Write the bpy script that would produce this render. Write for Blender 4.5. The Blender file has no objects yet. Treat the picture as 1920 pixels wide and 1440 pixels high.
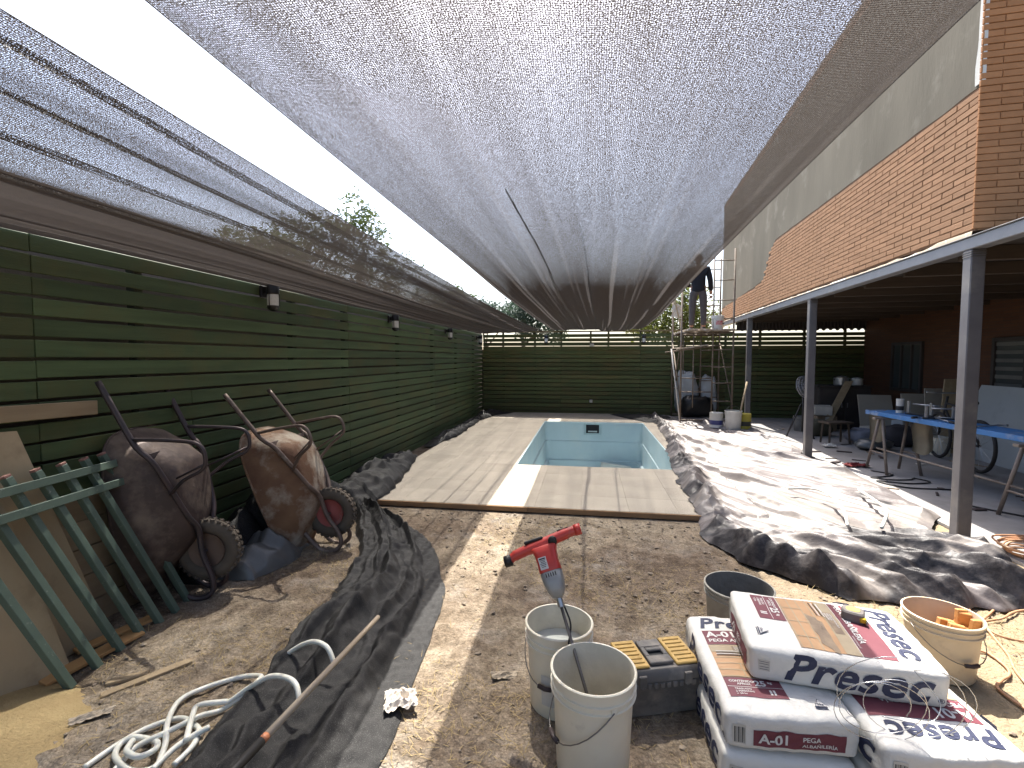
import bpy, math, random
from mathutils import Vector, Matrix, noise
rnd = random.Random(7)
sc = bpy.context.scene
COL = sc.collection
R = math.radians
V = Vector

# ------------------------------------------------------------------ camera
cam_d = bpy.data.cameras.new('camera')
cam_d.sensor_width = 36.0
cam_d.lens = 36.0 * 890.0 / 1920.0
cam_d.clip_start = 0.05
cam_d.clip_end = 3000
cam = bpy.data.objects.new('camera', cam_d)
COL.objects.link(cam)
cam.location = (0, 0, 1.5)
cam.rotation_euler = (R(90 - 3.151), 0, R(8.926))
sc.camera = cam

# ------------------------------------------------------------------ sky and sun
SUN_TRAVEL = V((0.13, -0.55, -1.0))
elev = math.atan2(1.0, math.hypot(0.13, 0.55))
azim = math.atan2(-0.13, 0.55)
world = bpy.data.worlds.new('World')
sc.world = world
world.use_nodes = True
wn = world.node_tree
wn.nodes.clear()
w_out = wn.nodes.new('ShaderNodeOutputWorld')
w_bg = wn.nodes.new('ShaderNodeBackground')
w_sky = wn.nodes.new('ShaderNodeTexSky')
w_sky.sky_type = 'NISHITA'
w_sky.sun_disc = False
w_sky.sun_elevation = elev
w_sky.sun_rotation = azim
w_sky.altitude = 500
w_sky.air_density = 1.0
w_sky.dust_density = 5.0
w_sky.ozone_density = 1.0
w_bg.inputs['Strength'].default_value = 0.15
wn.links.new(w_sky.outputs[0], w_bg.inputs[0])
wn.links.new(w_bg.outputs[0], w_out.inputs[0])
sun_d = bpy.data.lights.new('sun', 'SUN')
sun_d.energy = 5.0
sun_d.angle = R(0.5)
sun_d.color = (1.0, 0.95, 0.87)
sun = bpy.data.objects.new('sun', sun_d)
COL.objects.link(sun)
sun.location = (-2, 8, 14)
sun.rotation_euler = SUN_TRAVEL.to_track_quat('-Z', 'Y').to_euler()

vs = sc.view_settings
vs.view_transform = 'Standard'
vs.look = 'None'
vs.exposure = 1.48
vs.gamma = 1.0
vs.use_curve_mapping = False
cy = sc.cycles
cy.max_bounces = 7
cy.diffuse_bounces = 4
cy.glossy_bounces = 3
cy.transmission_bounces = 4
cy.transparent_max_bounces = 12
cy.use_denoising = True
cy.caustics_reflective = False
cy.caustics_refractive = False
cy.sample_clamp_indirect = 6.0

# ------------------------------------------------------------------ materials
MATS = {}


def _ramp(nt, fac, stops):
    r = nt.nodes.new('ShaderNodeValToRGB')
    el = r.color_ramp.elements
    while len(el) < len(stops):
        el.new(0.5)
    for e, (p, c) in zip(el, stops):
        e.position = p
        e.color = (c[0], c[1], c[2], 1)
    nt.links.new(fac, r.inputs[0])
    return r.outputs[0]


def _noise(nt, vec, scale, detail=6, rough=0.55, dist=0.0):
    n = nt.nodes.new('ShaderNodeTexNoise')
    n.inputs['Scale'].default_value = scale
    n.inputs['Detail'].default_value = detail
    n.inputs['Roughness'].default_value = rough
    n.inputs['Distortion'].default_value = dist
    nt.links.new(vec, n.inputs['Vector'])
    return n.outputs['Fac']


def _mix(nt, fac, a, b, mode='MIX'):
    m = nt.nodes.new('ShaderNodeMix')
    m.data_type = 'RGBA'
    m.blend_type = mode
    for sock, val in ((m.inputs['Factor'], fac), (m.inputs['A'], a), (m.inputs['B'], b)):
        if hasattr(val, 'is_linked'):
            nt.links.new(val, sock)
        elif isinstance(val, (int, float)):
            sock.default_value = val
        else:
            sock.default_value = (val[0], val[1], val[2], 1)
    return m.outputs['Result']


def _math(nt, op, a, b=None, clamp=False):
    m = nt.nodes.new('ShaderNodeMath')
    m.operation = op
    m.use_clamp = clamp
    for i, val in enumerate((a, b)):
        if val is None:
            continue
        if hasattr(val, 'is_linked'):
            nt.links.new(val, m.inputs[i])
        else:
            m.inputs[i].default_value = val
    return m.outputs[0]


def mat(name, c1, c2=None, scale=4.0, rough=0.75, bump=0.0, bscale=60.0, metal=0.0, spec=0.4,
        vary=0.0, stretch=(1, 1, 1), dirt=None, dirt_scale=3.0, dirt_amt=0.5, dirt_rough=None, trans=0.0,
        coat=0.0, sub=0.0, sharp=(0.3, 0.7)):
    """noise-mottled principled material; dirt = second colour in patches with a shape of their own"""
    if name in MATS:
        return MATS[name]
    m = bpy.data.materials.new(name)
    m.use_nodes = True
    nt = m.node_tree
    bs = nt.nodes['Principled BSDF']
    tc = nt.nodes.new('ShaderNodeTexCoord')
    oi = nt.nodes.new('ShaderNodeObjectInfo')
    vm = nt.nodes.new('ShaderNodeVectorMath')
    vm.operation = 'ADD'
    nt.links.new(tc.outputs['Object'], vm.inputs[0])
    off = _math(nt, 'MULTIPLY', oi.outputs['Random'], 53.0)
    nt.links.new(off, vm.inputs[1])
    mp = nt.nodes.new('ShaderNodeMapping')
    mp.inputs['Scale'].default_value = stretch
    nt.links.new(vm.outputs[0], mp.inputs['Vector'])
    vec = mp.outputs[0]
    c2 = c2 or tuple(x * 0.75 for x in c1)
    col = _ramp(nt, _noise(nt, vec, scale), [(sharp[0], c1), (sharp[1], c2)])
    rg = None
    if dirt:
        f = _ramp(nt, _noise(nt, vm.outputs[0], dirt_scale, 8, 0.65), [(1 - dirt_amt - 0.08, (0, 0, 0)), (1 - dirt_amt + 0.1, (1, 1, 1))])
        col = _mix(nt, f, col, dirt)
        if dirt_rough is not None:
            rg = _mix(nt, f, (rough,) * 3, (dirt_rough,) * 3)
    if vary:
        k = _math(nt, 'ADD', _math(nt, 'MULTIPLY', oi.outputs['Random'], 2 * vary), 1 - vary)
        hs = nt.nodes.new('ShaderNodeHueSaturation')
        nt.links.new(col, hs.inputs['Color'])
        nt.links.new(k, hs.inputs['Value'])
        col = hs.outputs[0]
    nt.links.new(col, bs.inputs['Base Color'])
    bs.inputs['Roughness'].default_value = rough
    if rg is not None:
        nt.links.new(rg, bs.inputs['Roughness'])
    bs.inputs['Metallic'].default_value = metal
    bs.inputs['Specular IOR Level'].default_value = spec
    bs.inputs['Transmission Weight'].default_value = trans
    bs.inputs['Coat Weight'].default_value = coat
    if sub:
        bs.inputs['Subsurface Weight'].default_value = sub
        bs.inputs['Subsurface Radius'].default_value = (0.02, 0.015, 0.01)
    if bump:
        b = nt.nodes.new('ShaderNodeBump')
        b.inputs['Strength'].default_value = bump
        b.inputs['Distance'].default_value = 0.01
        nt.links.new(_noise(nt, vec, bscale, 8, 0.6), b.inputs['Height'])
        nt.links.new(b.outputs[0], bs.inputs['Normal'])
    MATS[name] = m
    return m


# ------------------------------------------------------------------ mesh helpers
class MB:
    def __init__(s):
        s.v = []
        s.f = []
        s.uv = None

    def add(s, vs_, fs_):
        o = len(s.v)
        s.v.extend(tuple(p) for p in vs_)
        s.f.extend(tuple(i + o for i in f) for f in fs_)

    def box(s, c, size, rot=None):
        hx, hy, hz = size[0] / 2, size[1] / 2, size[2] / 2
        pts = [V((x, y, z)) for x in (-hx, hx) for y in (-hy, hy) for z in (-hz, hz)]
        if rot is not None:
            pts = [rot @ p for p in pts]
        c = V(c)
        s.add([p + c for p in pts], [(0, 1, 3, 2), (4, 6, 7, 5), (0, 4, 5, 1), (2, 3, 7, 6), (0, 2, 6, 4), (1, 5, 7, 3)])

    def bbox(s, c, size, bev=0.004, rot=None):
        """box with chamfered edges"""
        h = [size[i] / 2 for i in range(3)]
        b = min(bev, min(h) * 0.6)
        pts, idx = [], {}
        for sx in (-1, 1):
            for sy in (-1, 1):
                for sz in (-1, 1):
                    sg = (sx, sy, sz)
                    for ax in range(3):
                        p = [sg[i] * (h[i] - (0 if i == ax else b)) for i in range(3)]
                        idx[(sg, ax)] = len(pts)
                        pts.append(V(p))
        fs = []
        S = (-1, 1)
        for ax in range(3):
            a, bb = (ax + 1) % 3, (ax + 2) % 3
            for sg in S:
                q = []
                for (i, j) in ((-1, -1), (1, -1), (1, 1), (-1, 1)):
                    k = [0, 0, 0]
                    k[ax], k[a], k[bb] = sg, i, j
                    q.append(idx[(tuple(k), ax)])
                fs.append(q if sg > 0 else q[::-1])
        for ax in range(3):
            a, bb = (ax + 1) % 3, (ax + 2) % 3
            for i in S:
                for j in S:
                    k0, k1 = [0] * 3, [0] * 3
                    k0[ax], k0[a], k0[bb] = -1, i, j
                    k1[ax], k1[a], k1[bb] = 1, i, j
                    q = [idx[(tuple(k0), a)], idx[(tuple(k1), a)], idx[(tuple(k1), bb)], idx[(tuple(k0), bb)]]
                    fs.append(q if i * j < 0 else q[::-1])
        for sx in S:
            for sy in S:
                for sz in S:
                    g = (sx, sy, sz)
                    q = [idx[(g, 0)], idx[(g, 1)], idx[(g, 2)]]
                    fs.append(q if sx * sy * sz > 0 else q[::-1])
        if rot is not None:
            pts = [rot @ p for p in pts]
        c = V(c)
        s.add([p + c for p in pts], fs)

    def bar(s, a, b, w, h=None, up=(0, 0, 1), bev=0.002):
        """rectangular bar between two points"""
        a, b = V(a), V(b)
        h = h or w
        d = (b - a)
        L = d.length
        y = d.normalized()
        x = y.cross(V(up))
        if x.length < 1e-4:
            x = y.cross(V((1, 0, 0)))
        x.normalize()
        z = x.cross(y)
        M = Matrix((x, y, z)).transposed()
        s.bbox((a + b) / 2, (w, L, h), bev, M)

    def tube(s, pts, r, n=8, cap=True, closed=False):
        pts = [V(p) for p in pts]
        m = len(pts)
        rs = r if isinstance(r, (list, tuple)) else [r] * m
        t0 = (pts[1] - pts[0]).normalized()
        up = V((0, 0, 1)) if abs(t0.z) < 0.9 else V((1, 0, 0))
        nrm = t0.cross(up).normalized()
        vs_, fs_ = [], []
        for i, p in enumerate(pts):
            if closed:
                t = (pts[(i + 1) % m] - pts[i - 1])
            else:
                t = (pts[min(i + 1, m - 1)] - pts[max(i - 1, 0)])
            if t.length < 1e-9:
                t = t0
            t.normalize()
            nrm = (nrm - t * nrm.dot(t))
            if nrm.length < 1e-6:
                nrm = t.cross(V((0.3, 0.5, 0.8)))
            nrm.normalize()
            bi = t.cross(nrm)
            for k in range(n):
                a = 2 * math.pi * k / n
                vs_.append(p + (nrm * math.cos(a) + bi * math.sin(a)) * rs[i])
        for i in range(m if closed else m - 1):
            j = (i + 1) % m
            for k in range(n):
                k2 = (k + 1) % n
                fs_.append((i * n + k, i * n + k2, j * n + k2, j * n + k))
        if cap and not closed:
            fs_.append(tuple(range(n))[::-1])
            fs_.append(tuple((m - 1) * n + k for k in range(n)))
        s.add(vs_, fs_)

    def lathe(s, prof, n=32, M=None, cap0=True, cap1=True):
        """prof: list of (radius, z)"""
        vs_, fs_ = [], []
        for (r, z) in prof:
            for k in range(n):
                a = 2 * math.pi * k / n
                p = V((r * math.cos(a), r * math.sin(a), z))
                vs_.append(M @ p if M is not None else p)
        for i in range(len(prof) - 1):
            for k in range(n):
                k2 = (k + 1) % n
                fs_.append((i * n + k, i * n + k2, (i + 1) * n + k2, (i + 1) * n + k))
        if cap0 and prof[0][0] > 1e-5:
            fs_.append(tuple(range(n))[::-1])
        if cap1 and prof[-1][0] > 1e-5:
            fs_.append(tuple((len(prof) - 1) * n + k for k in range(n)))
        s.add(vs_, fs_)

    def grid(s, nu, nv, fn, wrap=False):
        vs_ = [fn(i / (nu - 1), j / (nv - 1)) for j in range(nv) for i in range(nu)]
        fs_ = [(j * nu + i, j * nu + i + 1, (j + 1) * nu + i + 1, (j + 1) * nu + i) for j in range(nv - 1) for i in range(nu - 1)]
        s.add(vs_, fs_)

    def prism(s, poly, z0, z1):
        n = len(poly)
        s.add([(x, y, z0) for x, y in poly] + [(x, y, z1) for x, y in poly],
              [tuple(range(n))[::-1], tuple(range(n, 2 * n))] + [(i, (i + 1) % n, n + (i + 1) % n, n + i) for i in range(n)])

    def shift(s, d):
        s.v = [(p[0] + d[0], p[1] + d[1], p[2] + d[2]) for p in s.v]
        return s

    def xf(s, M):
        s.v = [tuple(M @ V(p)) for p in s.v]
        return s

    def build(s, name, m, parent=None, smooth=False, loc=None, auto=False):
        me = bpy.data.meshes.new(name)
        me.from_pydata(s.v, [], s.f)
        me.materials.append(m)
        if smooth:
            me.polygons.foreach_set('use_smooth', [True] * len(me.polygons))
        me.update()
        if auto and hasattr(me, 'set_sharp_from_angle'):
            me.polygons.foreach_set('use_smooth', [True] * len(me.polygons))
            me.set_sharp_from_angle(angle=R(38))
        return link(me, name, parent, loc)


def link(me, name, parent=None, loc=None):
    o = bpy.data.objects.new(name, me)
    COL.objects.link(o)
    if parent is not None:
        o.parent = parent
    if loc is not None:
        o.location = loc
    return o


def tag(o, label=None, cat=None, group=None, kind=None):
    if label:
        o['label'] = label
    if cat:
        o['category'] = cat
    if group:
        o['group'] = group
    if kind:
        o['kind'] = kind
    return o


def thing(name, label, cat, loc=(0, 0, 0), rz=0.0, group=None, rot=None):
    o = bpy.data.objects.new(name, None)
    o.empty_display_size = 0.1
    COL.objects.link(o)
    o.location = loc
    if rot is not None:
        o.rotation_euler = rot
    else:
        o.rotation_euler = (0, 0, rz)
    return tag(o, label, cat, group)


def copy_tree(o, parent=None):
    c = o.copy()
    COL.objects.link(c)
    c.parent = parent
    for ch in list(o.children):
        copy_tree(ch, c)
    return c


def smooth_path(pts, k=6, closed=False):
    pts = [V(p) for p in pts]
    n = len(pts)
    out = []
    rng = range(n) if closed else range(n - 1)
    for i in rng:
        if closed:
            p0, p1, p2, p3 = pts[i - 1], pts[i], pts[(i + 1) % n], pts[(i + 2) % n]
        else:
            p0, p1, p2, p3 = pts[max(i - 1, 0)], pts[i], pts[i + 1], pts[min(i + 2, n - 1)]
        for j in range(k):
            t = j / k
            out.append(0.5 * ((2 * p1) + (p2 - p0) * t + (2 * p0 - 5 * p1 + 4 * p2 - p3) * t * t + (3 * p1 - p0 - 3 * p2 + p3) * t ** 3))
    if not closed:
        out.append(pts[-1])
    return out


def lerp(a, b, t):
    return a + (b - a) * t


def interp(tab, y):
    """piecewise linear lookup in [(y, value...)] sorted ascending"""
    if y <= tab[0][0]:
        return tab[0][1:]
    for a, b in zip(tab, tab[1:]):
        if y <= b[0]:
            t = (y - a[0]) / (b[0] - a[0])
            return tuple(lerp(p, q, t) for p, q in zip(a[1:], b[1:]))
    return tab[-1][1:]


def nz(x, y, z=0.0):
    return noise.noise(V((x, y, z)))


def ridge(x, y, z=0.0):
    return (1 - abs(nz(x, y, z))) ** 3


def sstep(a, b, x):
    t = max(0.0, min(1.0, (x - a) / (b - a)))
    return t * t * (3 - 2 * t)


# ================================================================== SETTING
def ground_h(x, y):
    """bumpy trampled soil in the yard, flat elsewhere"""
    k = sstep(-3.6, -3.2, x) * (1 - sstep(3.0, 3.3, x)) * sstep(-0.5, 0.3, y) * (1 - sstep(4.2, 4.4, y))
    if k <= 0:
        return 0.0
    h = 0.016 * nz(x * 2.1, y * 2.1, 3) + 0.013 * nz(x * 6, y * 6, 9) + 0.018 * max(0, abs(nz(x * 11, y * 11, 1)) - 0.08) + 0.010 * nz(x * 24, y * 24, 5)
    return k * h


m_soil = mat('soil', (0.235, 0.185, 0.14), (0.165, 0.128, 0.097), scale=1.6, rough=0.95, bump=0.9, bscale=55, spec=0.1,
             dirt=(0.32, 0.27, 0.205), dirt_scale=1.1, dirt_amt=0.48)


def soil_detail(m):
    nt = m.node_tree
    bs = nt.nodes['Principled BSDF']
    src = bs.inputs['Base Color'].links[0].from_socket
    tc = nt.nodes.new('ShaderNodeTexCoord')
    v = tc.outputs['Object']
    f = _ramp(nt, _noise(nt, v, 38, 8, 0.7), [(0.34, (0.62, 0.61, 0.60)), (0.62, (1.14, 1.12, 1.1))])
    c = _mix(nt, 1.0, src, f, 'MULTIPLY')
    g = _ramp(nt, _noise(nt, v, 2.3, 10, 0.7), [(0.52, (0, 0, 0)), (0.72, (1, 1, 1))])
    c = _mix(nt, _math(nt, 'MULTIPLY', g, 0.55), c, (0.36, 0.34, 0.31))
    vo = nt.nodes.new('ShaderNodeTexVoronoi')
    vo.inputs['Scale'].default_value = 75
    nt.links.new(v, vo.inputs['Vector'])
    vo2 = nt.nodes.new('ShaderNodeTexVoronoi')
    vo2.inputs['Scale'].default_value = 190
    nt.links.new(v, vo2.inputs['Vector'])
    pk = _ramp(nt, vo.outputs['Distance'], [(0.12, (1.25, 1.22, 1.18)), (0.5, (0.72, 0.72, 0.72))])
    msk = _ramp(nt, _noise(nt, v, 9, 6, 0.7), [(0.45, (0, 0, 0)), (0.62, (1, 1, 1))])
    c = _mix(nt, _math(nt, 'MULTIPLY', msk, 0.8), c, _mix(nt, 1.0, c, pk, 'MULTIPLY'))
    cellv = _ramp(nt, _noise(nt, vo2.outputs['Color'], 6, 0), [(0.35, (0.75, 0.75, 0.75)), (0.65, (1.2, 1.2, 1.18))])
    c = _mix(nt, 0.6, c, _mix(nt, 1.0, c, cellv, 'MULTIPLY'))
    bm = [n_ for n_ in nt.nodes if n_.type == 'BUMP'][0]
    b2 = nt.nodes.new('ShaderNodeBump')
    b2.inputs['Strength'].default_value = 0.8
    b2.inputs['Distance'].default_value = 0.006
    b2.invert = True
    nt.links.new(vo.outputs['Distance'], b2.inputs['Height'])
    nt.links.new(bm.outputs[0], b2.inputs['Normal'])
    nt.links.new(b2.outputs[0], bs.inputs['Normal'])
    pt = _ramp(nt, _noise(nt, v, 5.5, 9, 0.72, 0.6), [(0.40, (0.62, 0.59, 0.56)), (0.52, (1.0, 1.0, 1.0)), (0.66, (1.22, 1.2, 1.16))])
    c = _mix(nt, 0.85, c, _mix(nt, 1.0, c, pt, 'MULTIPLY'))
    # sandier soil towards the terrace posts
    sp = nt.nodes.new('ShaderNodeSeparateXYZ')
    nt.links.new(v, sp.inputs[0])
    s = _math(nt, 'ADD', _math(nt, 'MULTIPLY', sp.outputs[0], 0.8), _math(nt, 'MULTIPLY', _noise(nt, v, 2.0), 0.9))
    s = _math(nt, 'SUBTRACT', s, 1.15, True)
    c = _mix(nt, _math(nt, 'MINIMUM', s, 0.85), c, _mix(nt, _noise(nt, v, 25, 8), (0.36, 0.29, 0.185), (0.26, 0.20, 0.13)))
    nt.links.new(c, bs.inputs['Base Color'])


soil_detail(m_soil)

POOL = (-0.94, 1.25, 6.30, 10.80)          # x0, x1, y0, y1


def frange(a, b, n):
    return [a + (b - a) * i / n for i in range(n + 1)]


xs = [-900, -300, -90, -30, -12, -6, -4.2] + frange(-3.3, POOL[0], 88) + frange(POOL[0], POOL[1], 82)[1:] + frange(POOL[1], 3.3, 76)[1:] + [4, 5, 6, 8, 14, 40, 120, 400, 900]
ys = [-500, -120, -30, -8, -2, -0.6] + frange(0.3, 4.5, 160) + [5.1, 5.7] + frange(POOL[2], POOL[3], 8) + [11.6, 12.5, 14, 18, 30, 70, 200, 600, 1500]
g = MB()
nx = len(xs)
g.v = [(x, y, ground_h(x, y)) for y in ys for x in xs]
for j in range(len(ys) - 1):
    for i in range(nx - 1):
        cx, cyy = (xs[i] + xs[i + 1]) / 2, (ys[j] + ys[j + 1]) / 2
        if POOL[0] < cx < POOL[1] and POOL[2] < cyy < POOL[3]:
            continue
        g.f.append((j * nx + i, j * nx + i + 1, (j + 1) * nx + i + 1, (j + 1) * nx + i))
tag(g.build('ground', m_soil, smooth=True), kind='structure')

# --- pool deck of exposed-aggregate tiles
m_tile = mat('deck_tile', (0.47, 0.42, 0.345), (0.405, 0.36, 0.295), scale=2.2, rough=0.9, bump=0.5, bscale=220, spec=0.2, vary=0.035,
             dirt=(0.38, 0.34, 0.28), dirt_scale=1.3, dirt_amt=0.42)


def speckle(m, scale=170, amt=0.35):
    nt = m.node_tree
    bs = nt.nodes['Principled BSDF']
    src = bs.inputs['Base Color'].links[0].from_socket
    tc = nt.nodes.new('ShaderNodeTexCoord')
    f = _ramp(nt, _noise(nt, tc.outputs['Object'], scale, 3, 0.7), [(0.38, (1 - amt,) * 3), (0.6, (1 + amt * 0.6,) * 3)])
    nt.links.new(_mix(nt, 1.0, src, f, 'MULTIPLY'), bs.inputs['Base Color'])


speckle(m_tile, 150, 0.4)
m_mortar = mat('deck_bedding', (0.39, 0.345, 0.28), rough=0.95, bump=0.3)
deck = MB()
deck.prism([(-2.43, 4.5), (POOL[0], 4.5), (POOL[0], 12.42), (-2.43, 12.42)], 0.004, 0.046)
deck.prism([(POOL[0], 4.5), (1.6, 4.5), (1.6, POOL[2]), (POOL[0], POOL[2])], 0.004, 0.0459)
deck.prism([(POOL[0], POOL[3]), (1.6, POOL[3]), (1.6, 12.42), (POOL[0], 12.42)], 0.004, 0.0459)
deck.prism([(POOL[1], POOL[2]), (1.6, POOL[2]), (1.6, POOL[3]), (POOL[1], POOL[3])], 0.004, 0.0458)
deck_o = tag(deck.build('pool_deck', m_mortar), 'beige tiled deck laid around the empty pool', None, kind='structure')
xl = [-2.43, -2.29, -1.84, -1.39, -0.94, -0.49, -0.04, 0.41, 0.86, 1.25, 1.6]
yl = [4.5 + 0.45 * i for i in range(17)] + [12.15, 12.42]
tile_cache = {}
for j in range(len(yl) - 1):
    for i in range(len(xl) - 1):
        x0, x1, y0, y1 = xl[i], xl[i + 1], yl[j], yl[j + 1]
        cx, cyy = (x0 + x1) / 2, (y0 + y1) / 2
        if POOL[0] < cx < POOL[1] and POOL[2] < cyy < POOL[3]:
            continue
        key = (round(x1 - x0, 3), round(y1 - y0, 3))
        z = 0.06 + rnd.uniform(-0.0005, 0.0005)
        if key not in tile_cache:
            t = MB()
            t.bbox((0, 0, -0.0085), (key[0] - 0.0014, key[1] - 0.0014, 0.017), 0.0006)
            o = t.build('tile', m_tile, deck_o, loc=(cx, cyy, z))
            tile_cache[key] = o.data
        else:
            link(tile_cache[key], 'tile', deck_o, (cx, cyy, z))
m_edge = mat('edge_timber', (0.33, 0.20, 0.10), (0.23, 0.14, 0.075), scale=6, stretch=(1, 8, 8), rough=0.85, bump=0.4)
for a, b in ((-2.45, -0.55), (-0.547, 1.2)):
    t = MB()
    t.bbox(((a + b) / 2, 4.488, 0.034), (b - a, 0.02, 0.048), 0.003)
    t.build('edge_board', m_edge, deck_o)

# --- terrace floor
m_conc = mat('terrace_concrete', (0.30, 0.285, 0.275), (0.22, 0.21, 0.20), scale=1.2, rough=0.85, bump=0.25, bscale=40, dirt=(0.34, 0.325, 0.315), dirt_scale=0.9, dirt_amt=0.45)
ter = MB()
ter.prism([(2.6, -5), (8.5, -5), (8.5, 12.42), (3.58, 12.42)], 0.006, 0.03)
tag(ter.build('terrace_floor', m_conc), kind='structure')

# ================================================================== POOL
m_pool = mat('pool_blue', (0.545, 0.66, 0.685), (0.47, 0.59, 0.62), scale=1.6, stretch=(1, 1, 0.35), rough=0.6, bump=0.15, bscale=30,
             dirt=(0.57, 0.66, 0.66), dirt_scale=1.8, dirt_amt=0.42)
m_pool_line = mat('pool_seam', (0.16, 0.25, 0.28), rough=0.7)
pool = thing('swimming_pool', 'empty pale blue swimming pool sunk in the beige deck', 'pool', ((POOL[0] + POOL[1]) / 2, (POOL[2] + POOL[3]) / 2, 0))
pcx, pcy = pool.location.x, pool.location.y
x0, x1, y0, y1 = POOL[0] - pcx, POOL[1] - pcx, POOL[2] - pcy, POOL[3] - pcy
# wall rings: (inset, z)
rings = [(0.0, 0.052), (0.012, 0.045), (0.02, -0.37), (0.035, -0.385), (0.05, -0.80), (0.10, -0.815), (0.12, -1.22), (0.2, -1.27)]


def rring(ins, z, rad=0.12, n=5):
    pts = []
    a0, a1, b0, b1 = x0 + ins, x1 - ins, y0 + ins, y1 - ins
    rr = max(0.02, rad * min(1, ins * 30 + 0.2))
    for (cx, cyy, s) in ((a1 - rr, b0 + rr, -90), (a1 - rr, b1 - rr, 0), (a0 + rr, b1 - rr, 90), (a0 + rr, b0 + rr, 180)):
        for k in range(n + 1):
            a = R(s + 90 * k / n)
            pts.append((cx + rr * math.cos(a), cyy + rr * math.sin(a), z))
    return pts


w = MB()
rr_ = [rring(*q) for q in rings]
nr = len(rr_[0])
for q in rr_:
    w.v.extend(q)
for i in range(len(rings) - 1):
    for k in range(nr):
        k2 = (k + 1) % nr
        w.f.append((i * nr + k, (i + 1) * nr + k, (i + 1) * nr + k2, i * nr + k2))
w.build('pool_wall', m_pool, pool, auto=True)
w = MB()
w.v = list(rr_[-1])
w.f = [tuple(range(nr))]
w.build('pool_floor', m_pool, pool)
for zi in (3, 5):
    t = MB()
    t.tube([V(p) + V((0, 0, -0.004)) for p in rring(rings[zi][0] - 0.004, rings[zi][1])], 0.005, 6, closed=True)
    t.build('ledge_seam', m_pool_line, pool, smooth=True)
m_skim = mat('skimmer_plastic', (0.45, 0.58, 0.60), rough=0.5)
m_dark = mat('dark_void', (0.02, 0.022, 0.025), rough=0.8)
sk = MB()
for c, s in (((-0.17, 0, 0), (0.05, 0.02, 0.27)), ((0.17, 0, 0), (0.05, 0.02, 0.27)), ((0, 0, -0.115), (0.29, 0.02, 0.04)), ((0, 0, 0.115), (0.29, 0.02, 0.04))):
    sk.bbox(V((-0.01, y1 - 0.026, -0.10)) + V(c), s, 0.004)
sko = sk.build('skimmer', m_skim, pool)
t = MB()
t.box((-0.01, y1 - 0.0185, -0.10), (0.29, 0.004, 0.19))
t.build('skimmer_mouth', m_dark, sko)
t = MB()
t.bbox((-0.01, y1 - 0.03, -0.155), (0.2, 0.012, 0.03), 0.003)
t.build('skimmer_flap', mat('flap_white', (0.6, 0.64, 0.62), rough=0.4), sko)
# deck cut-out strip beside the right wall (rough, broken edge)
m_bed = mat('sand_bed', (0.33, 0.26, 0.17), (0.24, 0.19, 0.12), scale=6, rough=0.95, bump=0.6, bscale=60)

# ================================================================== FENCES
m_board = mat('green_board', (0.090, 0.135, 0.058), (0.054, 0.082, 0.034), scale=3.0, stretch=(1, 0.35, 6), rough=0.62, bump=0.25, bscale=30, spec=0.35, vary=0.22,
              dirt=(0.100, 0.108, 0.042), dirt_scale=1.4, dirt_amt=0.44)
m_board_b = mat('green_board_back', (0.095, 0.118, 0.046), (0.06, 0.076, 0.03), scale=3.0, stretch=(0.35, 1, 6), rough=0.65, bump=0.25, bscale=30, spec=0.3, vary=0.22,
                dirt=(0.11, 0.10, 0.042), dirt_scale=1.4, dirt_amt=0.46)
m_post = mat('fence_post', (0.07, 0.07, 0.045), rough=0.8)
FX = -2.75
fence = thing('slat_fence', 'long dark green horizontal slat fence running behind the wheelbarrows', 'fence', (FX, 5.5, 0))
PITCH, BH, NROW = 0.1065, 0.0905, 20
cache = {}


def board(par, axis, a, b, z, depth, m, hgt=BH):
    L = round(b - a - 0.004, 3)
    key = (axis, L, hgt)
    if key not in cache:
        t = MB()
        t.bbox((0, 0, 0), (0.02, L, hgt) if axis == 'y' else (L, 0.02, hgt), 0.003)
        me = bpy.data.meshes.new('board')
        me.from_pydata(t.v, [], t.f)
        me.materials.append(m)
        cache[key] = me
    mid = (a + b) / 2
    loc = (depth, mid, z) if axis == 'y' else (mid, depth, z)
    o = link(cache[key], 'board', par, loc)
    tw = rnd.uniform(-0.0012, 0.0012)
    o.rotation_euler = (tw, 0, 0) if axis == 'y' else (0, tw, 0)
    return o


for r in range(NROW):
    z = 0.055 + r * PITCH
    seams = [-1.2, 2.0, 5.2, 8.4, 11.6, 12.44]
    if r in (6, 7, 8, 9, 11):
        seams = [-1.2, 2.0, 2.95, 5.2, 8.4, 11.6, 12.44]
    for a, b in zip(seams, seams[1:]):
        hgt = BH - (0.003 if r >= 13 else 0) * (1 if b > 4 else 0.4)
        board(fence, 'y', a - 5.5, b - 5.5, z + rnd.uniform(-0.002, 0.002), rnd.uniform(-0.002, 0.002) - 0.01, m_board, round(hgt, 4))
for y in (-0.6, 1.05, 2.6, 4.2, 5.2, 6.8, 8.4, 10.0, 11.6):
    t = MB()
    t.bbox((-0.055, y - 5.5, 1.07), (0.06, 0.06, 2.14), 0.003)
    t.build('fence_post', m_post, fence)

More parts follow.
